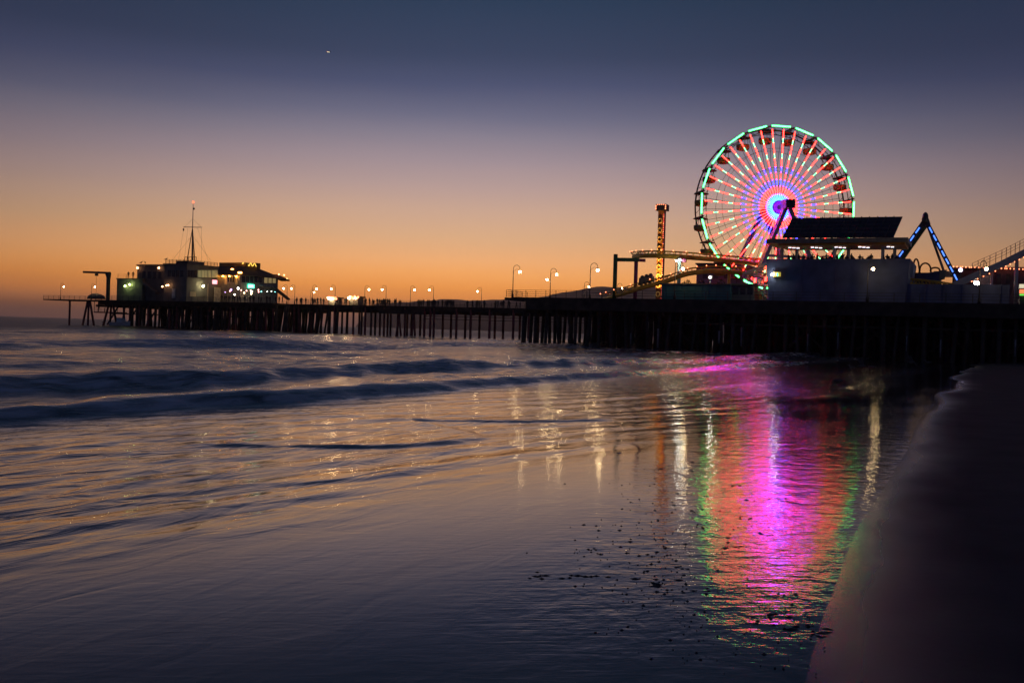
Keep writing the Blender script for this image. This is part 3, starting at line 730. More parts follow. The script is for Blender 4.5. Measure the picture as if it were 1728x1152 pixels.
def post(name, x0, y0, x1, t, m, par=None, w=None):
    a = PX((x0 + x1) / 2, y0, t); b = dk((x0 + x1) / 2, t); w = w or (x1 - x0) / F * a.y
    mb = MB(); mb.tube([(a.x, a.y, DECK), a], w / 2, 10); return mb.build(name, m, par)
post('support', 1035.5, 429, 1042.5, 22, greenp, cst)
post('support', 1070.5, 436, 1077, 24, magp, cst)
mb = MB(); mb.bar(PX(1037, 438, 22), PX(1078, 438.5, 24), 0.6); mb.build('support_beam', greenp, cst)
mb = MB(); mb.bar(PX(1078, 439, 24), PX(1089, 439.5, 24.5), 0.5); mb.build('support_beam', magp, cst)
post('support', 1143.5, 434, 1150, 20, mat('pale_teal_steel', (.25, .4, .38), .5), cst)
mb = MB(); mb.bar(PX(1150, 439.5, 20), PX(1158, 440, 20), 0.5); mb.build('support_beam', magp, cst)
post('support', 1228, 455, 1233, 18, yel, cst)
post('support', 1262, 460, 1268, 20, yel, cst)
# lift hill on the right
lift = [PX(1600, 486, 12), PX(1640, 468, 12), PX(1690, 446, 12), PX(1728, 427, 12), PX(1790, 396, 12), PX(1850, 372, 12)]
mb = MB()
for a, b in zip(lift[:-1], lift[1:]): mb.bar(a, b, 1.2, 0.85)
mb.build('lift_hill', white, cst)
mb = MB(); bd = MB()
for a, b in zip(lift[1:-1], lift[2:]):
    for k in range(5):
        p = a.lerp(b, k / 5) + ZD * 0.4; mb.bar(p, p + ZD * 1.5, 0.06)
        bd.ball(a.lerp(b, k / 5) - ZD * 0.55, 0.08, None, 6, 4)
    for h in (0.7, 1.1, 1.5): mb.bar(a + ZD * (0.4 + h), b + ZD * (0.4 + h), 0.04)
mb.build('handrail', steel, cst); bd.build('bead_lights', E_BEAD, cst)
post('support', 1713, 437, 1719, 12, white, cst)
post('support', 1672, 456, 1676, 12, white, cst)
track([PX(1528, 470, 8), PX(1560, 473, 9), PX(1590, 477, 11), PX(1620, 482, 13)], beads=False, spine=0.3)
# small dark train below the tower
mb = MB()
for k, (x, y) in enumerate(((1084, 474), (1091, 472), (1098, 470.5))):
    p = PX(x, y, 15.5); mb.box(p, (0.75, 1.3, 0.9), AX); mb.ball(p + ZD * 0.55, (0.35, 0.4, 0.35), None, 8, 6); mb.tube([p - SD * .3 - ZD * .5 - TD * .7, p - SD * .3 - ZD * .5 + TD * .7], 0.2, 8)
tag(mb.build('coaster_train', mat('dark_train_shell', (.05, .05, .05), .4)), 'dark roller coaster train on the lower track below the orange tower', 'train')

# ------------------------------------------------------------------ drop tower
tw = thing('drop_tower', 'slim orange drop tower with red lights and dark square head', 'ride', dk(1115, 36))
a = PX(1115, 468, 36); top = PX(1117.5, 356, 36); w = 10.5 / F * a.y
def tower_mat():
    M = bpy.data.materials.new('tower_cladding'); M.use_nodes = True; n = M.node_tree.nodes; l = M.node_tree.links; b = n['Principled BSDF']
    b.inputs['Base Color'].default_value = (0.40, 0.17, 0.03, 1); b.inputs['Roughness'].default_value = 0.5
    return M
twm = tower_mat()
MB().box((top.x, top.y, (DECK + top.z) / 2), (w, w, top.z - DECK), AX).build('shaft', twm, tw)
mb = MB()
nr = 9
for i in range(nr):
    z = DECK + 2.2 + (top.z - DECK - 4) * i / (nr - 1); c = Vector((top.x, top.y, z)) - TD * (w / 2 + 0.05) - SD * 0.15
    pts = [c + SD * (0.33 * math.cos(q)) + ZD * (0.42 * math.sin(q)) for q in [2 * math.pi * k / 12 for k in range(13)]]
    mb.tube(pts, 0.08, 5, caps=False)
mb.build('ring_ornament', mat('ring_ornament', (.6, .45, .15), .5, var=0, emit=(1, .62, .15), strength=.12), tw)
mb = MB()
for k in range(46):
    z = DECK + 0.8 + (top.z - DECK - 1.5) * k / 45
    if 24 < k < 34 and k % 3: continue
    mb.ball(Vector((top.x, top.y, z)) - TD * (w / 2 + 0.05) + SD * (w / 2 - 0.05), 0.06, em('tower_red_bulb', (1, .08, .07), 3.5) if k % 4 else E_BEAD, 6, 4)
mb.tube([Vector((top.x, top.y, DECK + .5)) - TD * (w / 2 + .03) + SD * (w / 2 - .05), Vector((top.x, top.y, top.z - .5)) - TD * (w / 2 + .03) + SD * (w / 2 - .05)], .03, 4, steel)
mb.build('light_string', None, tw)
mb = MB()
upos = Vector((top.x, top.y, DECK + 0.5)) - TD * (w / 2 + 2.4)
for k in (-1, 1): mb.box(upos + SD * .5 * k, (0.5, 0.5, 0.3), AX); mb.box(upos + SD * .5 * k - ZD * .3, (.15, .15, .4), AX)
mb.build('uplight', steel, tw)
sl_ = bpy.data.lights.new('tower_uplight', 'SPOT'); sl_.energy = 19000; sl_.color = (1, .5, .14); sl_.spot_size = R_(50); sl_.spot_blend = .8; sl_.shadow_soft_size = .2
so_ = bpy.data.objects.new('tower_uplight', sl_); COL.objects.link(so_); so_.location = upos + ZD * .3
so_.rotation_euler = (Vector((top.x, top.y, DECK + 9)) - upos).to_track_quat('-Z', 'Y').to_euler()
MB().box((top.x, top.y, top.z + 0.55), (w * 1.75, w * 1.75, 1.1), AX).build('head', steel, tw)
mb = MB()
for sx in (-1, 1):
    for k in range(3): mb.ball(Vector((top.x, top.y, top.z + 0.25 + k * 0.3)) - TD * w * 0.9 + SD * (sx * w * 0.8), 0.09, None, 6, 4)
for k in range(4): mb.ball(Vector((top.x, top.y, top.z + 1.02)) - TD * w * 0.9 + SD * (w * (-.5 + .33 * k)), 0.07, None, 6, 4)
mb.build('head_light', E_BEAD, tw)

# ------------------------------------------------------------------ buildings along the platform
tl = thing('teal_shed', 'long low teal clad shed at the edge of the platform', 'building', dk(1175, 3))
mb = MB(); pbox(mb, 1116, 480, 1232, 505, 3, 9, None, DECK); mb.build('wall', tealw, tl)
mb = MB(); pbox(mb, 1114.5, 478, 1233.5, 480, 2.8, 9.5); mb.build('roof', darkw, tl)
mb = MB()
for k in range(9): pbox(mb, 1124 + k * 12, 481, 1124.5 + k * 12, 505, 2.93, 0.06, None, DECK)
for k in range(4): pbox(mb, 1117, 485 + k * 5.2, 1231, 485.4 + k * 5.2, 2.95, 0.04)
mb.build('batten', tealw, tl)
wp = thing('white_panel_hut', 'pale panelled ticket hut between the teal shed and the blue wall', 'building', dk(1250, 4))
mb = MB(); pbox(mb, 1234, 481, 1272, 505, 4, 4, None, DECK); mb.build('wall', greyw, wp)
for k in range(3):
    mb = MB(); pbox(mb, 1237 + k * 12, 485, 1246 + k * 12, 497, 3.93, 0.05); mb.build('window', glass, wp)
mb = MB(); pbox(mb, 1233, 478.5, 1274, 481, 3.6, 5); mb.build('roof', darkw, wp)
pu = thing('purple_building', 'plain purple block behind the coaster track', 'building', dk(1212, 30))
mb = MB(); pbox(mb, 1175, 446, 1252, 500, 30, 10, None, DECK); mb.build('wall', purpw, pu)
mb = MB(); pbox(mb, 1173.5, 443.5, 1253.5, 446, 29.7, 10.6); mb.build('roof', darkw, pu)
for x in (1186, 1204, 1222, 1238):
    mb = MB(); pbox(mb, x, 456, x + 8, 470, 29.93, 0.06); mb.build('shutter', mat('violet_shutter', (.10, .05, .15), .6), pu)
# slatted station roof below the wheel
sl = thing('boarding_canopy', 'pale slatted canopy fanning out beneath the ferris wheel', 'canopy', dk(1272, 10))
mb = MB()
for k in range(9): mb.bar(PX(1262 + k * 0.8, 461 + k * 0.5, 12), PX(1292, 447 + k * 7, 8), 0.12, 0.12)
mb.bar(PX(1255, 463, 12), PX(1296, 444, 8), 0.35); mb.bar(PX(1262, 468, 12), PX(1296, 506, 8), 0.3)
mb.build('slat_panel', white, sl)
for x in (1262, 1290):
    mb = MB(); p = PX(x, 462, 11); mb.bar((p.x, p.y, DECK), p, 0.3); mb.build('post', white, sl)
mb = MB(); mb.bar(PX(1256, 474, 7.5), PX(1287, 486.5, 7.5), 0.22); mb.build('light_bar', E_MINT, sl)
for x, y in ((1274, 473), (1292, 471)):
    mb = MB(); mb.tube([PX(x, y - 3.5, 7.6), PX(x, y + 3.5, 7.6)], 0.17, 6); mb.build('red_lantern', E_RED, sl)
# the big blue wall and the terrace on top
bb = thing('blue_terrace_block', 'big dark blue windowless block with an open terrace on top', 'building', dk(1415, 3))
tF = 3.0
P0, P1, P2, P3 = PX(1297, 506, tF), PX(1527, 508, tF), PX(1536, 441, tF), PX(1293, 433, tF)
P0.z = P1.z = DECK; zt = (P2.z + P3.z) / 2; P2.z = P3.z = zt
mb = MB(); mb.prism([P0, P1, P2, P3], TD * 14); mb.build('wall', bluew, bb)
mb = MB()
s0, s1 = ST(P0)[0], ST(P1)[0]
for k in range(1, 4): mb.box(PF(s0 + (s1 - s0) * k / 4, tF - 0.02, (DECK + zt) / 2), (0.06, 0.06, zt - DECK - 0.2), AX)
mb.box(PF((s0 + s1) / 2, tF - 0.03, zt - 0.12), (s1 - s0 + 0.6, 0.08, 0.2), AX)
mb.build('seam', mat('blue_trim', (0.085, 0.10, 0.2), .7), bb)
lw = thing('low_blue_wall', 'long low dark blue wall running right from the tall blue block', 'wall', dk(1615, 3.5))
mb = MB(); pbox(mb, 1529, 480, 1704, 508, 3.4, 0.5, None, DECK); mb.build('panel', bluew, lw)
for x in (1560, 1592, 1624, 1656, 1688, 1702):
    mb = MB(); pbox(mb, x, 479.5, x + 1.4, 508, 3.2, 0.2, None, DECK); mb.build('post', mat('blue_trim', (0.085, 0.10, 0.2), .7), lw)
# terrace canopy with solar panels
tcn = thing('solar_canopy', 'flat terrace canopy carrying a tilted bank of dark solar panels', 'canopy', PX(1420, 435, 9))
z_b = PX(1420, 413, 9).z; z_t = PX(1420, 406, 9).z
a = ST(PX(1301, 408, 9))[0]; b = ST(PX(1535, 408, 9))[0]
mb = MB(); mb.box(PF((a + b) / 2, 9.5, (z_b + z_t) / 2), (b - a, 8, z_t - z_b), AX); mb.build('roof_slab', mat('olive_roof_edge', (.22, .2, .15), .6), tcn)
mb = MB(); mb.box(PF((a + b) / 2 + 0.6, 9.7, z_b - 0.18), (b - a - 2.0, 7.4, 0.34), AX); mb.build('soffit', orangep, tcn)
Q = [PX(1337, 368, 10.5), PX(1523, 365.5, 10.5), PX(1508, 399.5, 7.5), PX(1320, 400.5, 7.5)]
nrm = (Q[1] - Q[0]).cross(Q[3] - Q[0]).normalized()
mb = MB(); mb.prism(Q, nrm * 0.14); mb.build('solar_panel', panelm, tcn)
mb = MB()
for k in range(1, 14):
    f_ = k / 14; mb.bar(Q[0].lerp(Q[1], f_) + nrm * 0.0, Q[3].lerp(Q[2], f_), 0.05, 0.34)
for k in range(1, 5): mb.bar(Q[0].lerp(Q[3], k / 5), Q[1].lerp(Q[2], k / 5), 0.04, 0.33)
mb.build('panel_frame', mat('panel_frame', (.05, .045, .06), .4), tcn)
mb = MB()
for k in range(10):
    f_ = (k + .5) / 10; lo = Q[3].lerp(Q[2], f_); hi = Q[0].lerp(Q[1], f_)
    mb.bar((lo.x, lo.y, z_t), lo, 0.1); h2 = hi.lerp(lo, .3); base2 = Vector((h2.x, h2.y, z_t)); mb.bar(base2, h2, 0.1); mb.bar((lo.x, lo.y, z_t), h2, 0.07); mb.bar(base2, lo, .07)
mb.build('truss', steel, tcn)
for x in (1320, 1345, 1408, 1432, 1490, 1510):
    p = PX(x, 420, 9.2 if x in (1408, 1490) else 11); mb = MB(); mb.box((p.x, p.y, (zt + z_b) / 2), (0.42, 0.42, z_b - zt), AX); mb.build('post', white, tcn)
for x0 in (1333, 1371, 1411, 1451, 1499):
    for k in range(3 if x0 < 1490 else 2):
        x = x0 + k * 6.8; y = 417.5 + k * 1.4 + (x0 - 1333) * 0.004
        mb = MB(); p = PX(x, y, 7.4 + k * 0.5); mb.box(Vector((p.x, p.y, z_b - 0.48)), (0.40, 0.2, 0.08), AX); mb.build('tube_light', E_TUBE, tcn)
# parapet lamp sign at the left of the blue wall
sg = thing('wall_lantern_sign', 'small yellow lit sign box on the left edge of the blue wall', 'sign', PX(1310, 463, 2.7))
mb = MB(); pbox(mb, 1305, 459, 1317, 466.5, 2.5, 0.3); mb.build('box', mat('yellow_sign_face', (.6, .42, .05), .5, emit=(1., .6, .1), strength=.35), sg)
mb = MB(); mb.ball(PX(1303.5, 463, 2.3), 0.15, None, 8, 6); mb.build('spotlight', E_WHT, sg)
mb = MB(); mb.bar(PX(1311.5, 460.5, 2.3), PX(1312, 466, 2.3), 0.16); mb.build('neon_tube', E_GSIGN, sg)
fl = thing('floodlight', 'bright white floodlight on a short mast above the teal shed', 'floodlight', dk(1199, 6))
p = PX(1199, 468, 6); mb = MB(); mb.tube([(p.x, p.y, DECK), p], 0.07, 6); mb.build('mast', steel, fl); mb = MB(); mb.ball(p - TD * .3, 0.14, None, 10, 8); mb.build('bulb', E_WHT, fl); MB().box(p, (0.6, 0.3, 0.5), AX).build('housing', steel, fl)
fl = thing('floodlight', 'white floodlight at the top of the pale teal coaster support', 'floodlight', PX(1147, 434, 19.5))
mb = MB(); mb.ball(PX(1147, 439, 19), 0.17, None, 8, 6); mb.ball(PX(1141.5, 440, 19), 0.12, None, 8, 6); mb.build('bulb', E_WHT, fl); mb = MB(); mb.bar(PX(1140, 437, 19.2), PX(1151, 437, 19.2), .14); mb.build('bracket', steel, fl)
# swing ride
sw = thing('swing_ride', 'tall dark A-frame of a pendulum ride with blue light dashes', 'ride', dk(1565, 22))
ap = PX(1561.5, 371, 22)
for x, dy in ((1458, 0), (1641, 0)):
    f_ = dk(x, 22)
    for dd in (0, 5):
        mb = MB(); mb.bar(f_ + TD * dd, ap + TD * dd, 0.68, 0.6); o = mb.build('leg', greenp if dd else steel, sw)
        if dd == 0:
            mb = MB()
            for k in range(9):
                q0, q1 = 0.09 + k * 0.088, 0.152 + k * 0.088
                mb.bar(ap.lerp(f_, q0) - TD * 0.45, ap.lerp(f_, q1) - TD * 0.45, 0.17, 0.1, up=TD)
            mb.build('light_strip', E_BLED, o)
mb = MB(); mb.tube([ap - TD * 0.6, ap + TD * 5.6], 0.48, 12); mb.ball(ap + ZD * 0.35 - TD * .3, (.42, .5, .75), None, 10, 8); mb.build('axle', steel, sw)
mb = MB(); e_ = PX(1594, 461, 24.5); mb.bar(ap + TD * 2.5, e_, 0.35); mb.build('pendulum_arm', mat('pendulum', (.25, .2, .14), .5), sw)
mb = MB(); mb.prism([e_ + SD * -1.5 + ZD * .3, e_ + SD * -1.1 - ZD * .5, e_ + SD * 1.1 - ZD * .5, e_ + SD * 1.5 + ZD * .3], TD * 1.6); mb.build('gondola', mat('ship_gondola', (.22, .16, .10), .5), sw)
# loops of the small octopus-like ride
lp = thing('hoop_arch', 'row of three brown tubular hoops decorating a small ride', 'ride', dk(1562, 16))
for x0, x1, y0, yt in ((1541, 1551, 460, 437), (1552, 1571, 460, 444), (1570, 1586, 458, 451.5)):
    pts = []
    for k in range(13):
        q = math.pi * k / 12; pts.append(PX((x0 + x1) / 2 - (x1 - x0) / 2 * math.cos(q), y0 - (y0 - yt) * math.sin(q) ** .7, 16))
    mb = MB(); mb.tube(pts, 0.13, 6); mb.build('hoop', brownp, lp)
mb = MB(); pbox(mb, 1540, 460, 1588, 466, 16, 3, None, DECK); mb.build('base', brownw, lp)
aw = thing('canvas_windbreak', 'sloping blue and grey canvas windbreak below the hoops', 'windbreak', dk(1568, 12))
mb = MB(); mb.prism([PX(1547, 463, 12), PX(1586, 457, 12), PX(1584, 474, 12), PX(1545, 474, 12)], TD * 0.2); mb.build('canvas', fabric, aw)
mb = MB(); mb.prism([PX(1586.3, 456, 12), PX(1598, 455, 12), PX(1594, 471, 12), PX(1584.5, 473, 12)], TD * 0.25); mb.build('end_panel', greyw, aw)
mb = MB(); mb.prism([PX(1534, 439, 14), PX(1541, 443, 14), PX(1541, 462, 14), PX(1532, 462, 14)], TD * 3)
o = tag(mb.build('stair_enclosure', greyw), 'narrow grey stair enclosure against the right end of the blue block', 'building')
# building at the right
rb = thing('arcade_building', 'dark maroon arcade building behind the coaster lift hill', 'building', dk(1670, 26))
mb = MB(); pbox(mb, 1607, 453, 1790, 500, 26, 16, None, DECK); mb.build('wall', brownw, rb)
mb = MB(); pbox(mb, 1605.5, 450.5, 1792, 453, 25.6, 17); mb.build('roof', darkw, rb)
mb = MB()
for k in range(26): mb.ball(PX(1609 + k * 5 + (k % 3), 450 + k * 0.18, 25.4), 0.09, None, 6, 4)
mb.build('bead_lights', E_BEAD, rb)
mb = MB(); pbox(mb, 1650, 464, 1672, 482, 25.9, 0.2); mb.build('lit_panel', mat('cream_panel', (.6, .52, .36), .7), rb)
for x in (1682, 1698): mb = MB(); pbox(mb, x, 462, x + 7, 478, 25.9, 0.15); mb.build('window', glass, rb)
for x, y, t, lb in ((1648, 478, 18, 'low white floodlight washing the cream panel of the arcade building'), (1621, 455.5, 24, 'violet-white lamp on the corner of the arcade building')):
    p = PX(x, y, t); fl = thing('floodlight', lb, 'floodlight', p)
    mb = MB(); mb.ball(p, 0.32 if x == 1648 else 0.24, None, 10, 8); mb.build('bulb', E_WHT if x == 1648 else em('violet_white_lamp', (.75, .6, 1), 14), fl)
    mb = MB(); mb.box(p + TD * .4, (.7, .3, .6), AX); mb.bar(p + TD * .4, Vector((p.x, p.y, DECK)) + TD * .4, 0.1); mb.build('bracket', steel, fl)
fs = thing('food_stall', 'brightly lit food stall with orange and green signs at the right edge', 'stall', dk(1740, 6))
mb = MB(); pbox(mb, 1721, 478, 1765, 508, 6, 4, None, DECK); mb.build('wall', brownw, fs)
mb = MB(); pbox(mb, 1720, 479.5, 1766, 486, 5.5, 0.3); mb.build('sign_board', em('cream_sign', (1, .9, .6), .7), fs)
mb = MB(); pbox(mb, 1720.5, 488.5, 1765, 495, 5.6, 0.25); mb.build('counter_light', em('stall_orange', (1, .2, .06), 1.4), fs)
mb = MB(); pbox(mb, 1720.5, 496, 1765, 498.5, 5.6, 0.25); mb.build('green_tube', em('stall_green', (.2, 1, .1), 1.2), fs)
for x, y, z in ((1637, 462, 0),):
    pass
# trees and shrubs behind the teal shed
def shrub(x0, x1, y, t, label):
    mb = MB(); random.seed(int(x0)); a = dk((x0 + x1) / 2, t); top_ = PX((x0 + x1) / 2, y, t).z
    wd = (x1 - x0) / F * a.y / 2
    mb.tube([a, a + ZD * (top_ - DECK) * .8], [0.1, 0.04], 5, steel)
    for i in range(260):
        p = Vector((random.gauss(0, .45) * wd, random.gauss(0, .4) * wd, 0)); zz = DECK + (top_ - DECK) * random.uniform(.3, 1.0) * (1 - .3 * min(1, abs(p.x) / wd))
        q = Vector((a.x + p.x, a.y + p.y, zz)); d1 = Vector((random.uniform(-1, 1), random.uniform(-1, 1), random.uniform(-.6, .6))).normalized() * .16; d2 = d1.cross(Vector((random.random(), random.random(), random.random()))).normalized() * .08
        mb.add([q - d1, q - d2, q + d1, q + d2], [(0, 1, 2, 3)], plant)
    tag(mb.build('shrub'), label, 'plant', 'planting behind the teal shed')
shrub(1146, 1170, 470, 13, 'dark shrub beside the pale teal coaster support')
shrub(1170, 1198, 471, 13, 'dark spreading shrub below the floodlight mast, right of another')
shrub(1203, 1228, 470, 13, 'dark shrub against the purple block behind the teal shed')

# ------------------------------------------------------------------ end of the pier: harbour office, restaurant, crane
hb = thing('harbour_office', 'grey two storey harbour office with railed flat roof at the pier end', 'building', dk(300, 63))
T0 = 62.0
sC = ST(PX(315, 475, T0))[0]; tB = ST(PE(368, 475, sC))[1]; sA = ST(PX(277, 475, T0))[0]; dO = tB - T0
zO = PX(300, 446, T0).z
mb = MB(); mb.box(PF((sA + sC) / 2, T0 + dO / 2, (DECK + zO) / 2), (sC - sA, dO, zO - DECK), AX); mb.build('wall', greyw, hb)
mb = MB(); pbox(mb, 197, 471, 240, 510, T0 + 1, 7, None, DECK); mb.build('annexe_wall', greyw, hb)
mb = MB(); pbox(mb, 231, 448, 277, 510, T0 + 2, 8, None, DECK); mb.build('upper_wall', darkw, hb)
mb = MB(); pbox(mb, 196, 469.5, 241, 471, T0 + .8, 7.4); pbox(mb, 230, 446, 276, 448, T0 + 1.7, 8.6); mb.box(PF((sA + sC) / 2, T0 + dO / 2, zO + .12), (sC - sA + .6, dO + .6, .24), AX); mb.box(PF(sC - 2.2, T0 + 3.5, zO + .55), (4.2, 6, .8), AX); mb.build('roof', darkw, hb)
for x in (317, 322.5, 328): mb = MB(); ebox(mb, x, 456, x + 4.6, 468, sC); mb.build('window', glass, hb)
for x in (334, 339.5, 345, 351, 357, 362): mb = MB(); ebox(mb, x, 456, x + 4.6, 468, sC); mb.build('window', winlit, hb)
mb = MB(); ebox(mb, 315.5, 469.5, 368, 470.5, sC, .25); mb.build('sill_band', darkw, hb)
for x in (240, 249, 258, 267): mb = MB(); pbox(mb, x, 458, x + 5, 470, T0 + 1.92, .1); mb.build('window', glass, hb)
for x in (283, 290, 297, 304): mb = MB(); pbox(mb, x, 456, x + 5, 467, T0 - .08, .1); mb.build('window', glass, hb)
mb = MB(); pbox(mb, 290, 487, 295.5, 503, T0 - .1, .12); mb.build('door', mat('pale_door', (.5, .6, .55), .5), hb)
mb = MB(); ebox(mb, 361, 485, 371, 506, sC + .6, .2, None, DECK); mb.build('door', mat('cream_door', (.65, .62, .42), .5), hb)
mb = MB(); ebox(mb, 320, 492, 330, 500, sC, .12); ebox(mb, 350, 478, 351, 508, sC, .12, None, DECK); mb.build('notice_board', creamw, hb)
mb = MB()
pA = PF(sA + .2, T0 + .2, zO + .24); pB = PF(sC - .2, T0 + .2, zO + .24); pC = PF(sC - .2, tB - .2, zO + .24)
railing(mb, pA, pB, 1.0, 1.2, w=.07); railing(mb, pB, pC, 1.0, 1.2, w=.07)
q0 = PF(sC - 2.2, T0 + 3.5, zO + .95)
for dx in (-2, -.7, .7, 2): mb.bar(q0 + SD * dx, q0 + SD * dx + ZD * 1.2, .12)
mb.bar(q0 - SD * 2 + ZD * 1.2, q0 + SD * 2 + ZD * 1.2, .15)
railing(mb, PX(199, 469.5, T0 + 1), PX(213, 470, T0 + 1), 1.1, 2.2, rails=2)
mb.build('roof_railing', steel, hb)
mb = MB(); mb.prism([PX(240, 475, T0 + .5), PX(262, 492, T0 + .5), PX(262, 496, T0 + .5), PX(240, 479, T0 + .5)], TD * 1.2); mb.build('stair', darkw, hb)
for x, y in ((232, 452), (268, 452)): mb = MB(); mb.ball(PX(x, y, T0 + 1.3), .28, None, 8, 6); mb.build('wall_lamp', em('amber_wall_lamp', (1, .45, .2), 10), hb)
for x, y in ((211, 482.5), (219, 480)): mb = MB(); mb.ball(PX(x, y, T0 + .3), .2, None, 8, 6); mb.build('wall_lamp', em('pale_green_wall_lamp', (.8, 1, .3), 45), hb)
for x, y in ((274, 483.5), (281, 481.5), (284, 481)): mb = MB(); mb.ball(PX(x, y, T0 - .8), .22, None, 8, 6); mb.build('wall_lamp', em('amber_wall_lamp', (1, .45, .2), 10), hb)
mb = MB(); mb.ball(PE(343, 482.5, sC + 1.2), .28, None, 8, 6); mb.build('wall_lamp', em('warm_white_wall_lamp', (1, .82, .42), 70), hb)
mb = MB(); ebox(mb, 358.5, 472.5, 365.5, 479, sC + .2, .2); mb.build('sign', mat('red_white_sign', (.5, .5, .5), .5, var=0, emit=(1, .35, .4), strength=2.2), hb)
# mast on the roof
ms = thing('signal_mast', 'tripod signal mast with yard, stays and red light on the office roof', 'mast', PX(323, 441, T0 + 3.5))
b_ = PX(323.5, 440, T0 + 3.5); tp = PX(327, 342, T0 + 3.5); yd = PX(325.2, 384, T0 + 3.5)
ms.location = b_
yd = Vector((b_.x, b_.y, yd.z)); tp = Vector((b_.x, b_.y, tp.z)); bz = b_.z
for dx, dt in ((-1.0, -.6), (1.0, -.6), (0, 1.1)): mb = MB(); mb.tube([b_ + SD * dx + TD * dt, yd], [.14, .09], 6); mb.build('leg', steel, ms)
mb = MB(); mb.tube([b_, yd, tp], [.13, .12, .06], 6); mb.build('pole', white, ms)
mb = MB(); mb.tube([yd - SD * 3.1 + ZD * .2, yd + SD * 3.1 - ZD * .0], .09, 6); mb.build('yard', white, ms)
mb = MB()
for q in ((-3.0, -4.6), (3.0, 3.4), (-1.6, -2.6), (1.6, 5.6)): mb.tube([yd + SD * q[0], b_ + SD * q[1]], .025, 4)
for q in (-3, 3): mb.tube([yd + SD * q, yd.lerp(tp, .35)], .025, 4)
mb.tube([yd - ZD * 2, b_ + SD * 6.5], .025, 4); mb.tube([yd - ZD * 2, b_ - SD * 7], .025, 4)
mb.build('stay', steel, ms)
MB().ball(tp + ZD * .15, .3, None, 8, 6).build('beacon', em('red_beacon', (1, .12, .05), 3.5), ms)
mb = MB(); mb.ball(yd - SD * 3.1 - ZD * .5, (.2, .2, .4), None, 6, 5); mb.ball(tp - ZD * 1.6 + SD * .3, (.25, .25, .3), None, 6, 5); mb.build('signal_shape', steel, ms)
# birds and small fittings on the roof are built below
rs = thing('restaurant', 'hip roofed restaurant with orange lit eaves and a green neon sign', 'building', dk(420, 62))
T1 = 75.0
s0_ = ST(PX(350, 480, T1))[0]; sK = ST(PX(405, 480, T1))[0]; tK = ST(PE(469, 480, sK))[1]; dK = tK - T1
zW = PX(405, 463, T1).z
mb = MB(); mb.box(PF((s0_ + sK) / 2, (T1 + tK) / 2, (DECK + zW) / 2), (sK - s0_, dK, zW - DECK), AX); mb.build('wall', mat('taupe_plaster', (.24, .21, .17), .8), rs)
zr = zW + 2.5; o_ = 1.1
A = [PF(s0_, T1 - o_, zW), PF(sK + o_, T1 - o_, zW), PF(sK + o_, tK + o_, zW), PF(s0_, tK + o_, zW)]
Bq = [PF(s0_ + .1, T1 + 4, zr), PF(sK - 2.2, T1 + 4, zr), PF(sK - 2.2, tK - 7, zr), PF(s0_ + .1, tK - 7, zr)]
mb = MB(); mb.add(A + Bq + [p - ZD * .22 for p in A], [(0, 1, 5, 4), (1, 2, 6, 5), (2, 3, 7, 6), (3, 0, 4, 7), (4, 5, 6, 7), (11, 10, 9, 8), (0, 8, 9, 1), (1, 9, 10, 2), (2, 10, 11, 3), (3, 11, 8, 0)]); mb.build('roof', roofm, rs)
mb = MB(); mb.box(PF((s0_ + sK) / 2 - .6, T1 + 5.5, zr + .4), (sK - s0_ - 2.0, 3, 1.2), AX); mb.box(PF(sK - 1.4, T1 + 8.2, zr + .2), (1.4, 1.6, 1.9), AX); mb.build('roof_parapet', mat('ochre_parapet', (.30, .17, .05), .8), rs)
mb = MB(); q = PE(469, 463, sK); q2 = PE(489, 472.5, sK + 2.5); mb.prism([q, q2, q2 - ZD * .35, q - ZD * .5], SD * -3); mb.build('eave', roofm, rs)
mb = MB()
for x, y in ((470.5, 463), (479.5, 464.0), (484, 470.5)): mb.ball(PE(x, y, sK + 1.4), .2, None, 8, 6)
mb.build('eave_lamp', em('amber_eave_lamp', (1, .42, .15), 8), rs)
mb = MB()
for k in range(5): mb.box(PF(s0_ + (sK - s0_) * (k + .6) / 5, T1 - .6, zW - .5), (.5, .15, .1), AX)
mb.build('eave_light', em('eave_glow', (1, .40, .06), 80.0), rs)
mb = MB(); mb.box(PF(sK + .3, T1 - o_ + .6, zW + .45), (.9, .5, .35), AX); mb.box(PF(sK - 4.5, T1 + 2.0, zW + 1.55), (.7, .3, .25), AX); mb.build('roof_lamp', em('amber_roof_lamp', (1, .36, .07), 22.0), rs)
mb = MB(); pp = []
for k in range(29):
    f_ = k / 28; pp.append(PF(sK - 2.6 + 2.3 * f_, T1 + 3.7 + 3.2 * f_, zr + .55 + .42 * math.sin(f_ * 24)))
mb.tube(pp, .12, 5); mb.build('script_sign', E_YEL, rs)
mb = MB(); ebox(mb, 418, 479.5, 428, 486, sK + .3, .25); mb.build('neon_sign', E_GSIGN, rs)
mb = MB()
for k in range(4): ebox(mb, 419.3 + k * 2.1, 481.2, 420.6 + k * 2.1, 484.4, sK + .56, .06)
mb.build('neon_letters', em('white_green_neon', (.75, 1, .9), 3.2), rs)
for x in (379, 397): mb = MB(); pbox(mb, x, 463.5, x + 4, 480, T1 - .15, .2); mb.build('pilaster', creamw, rs)
for x in (384, 388, 392): mb = MB(); pbox(mb, x, 465, x + 2.8, 476, T1 - .08, .1); mb.build('window', glass, rs)
for k, x in enumerate((408, 415, 422, 429, 436)): mb = MB(); ebox(mb, x, 466, x + 5.5, 476.5, sK); mb.build('window', glass, rs)
for k, x in enumerate((446, 453, 460)): mb = MB(); ebox(mb, x, 468, x + 5.0, 477.5, sK); mb.build('window', mat('dusk_lit_window', (.3, .25, .15), .3, var=0, emit=(.7, .5, .2), strength=.30), rs)
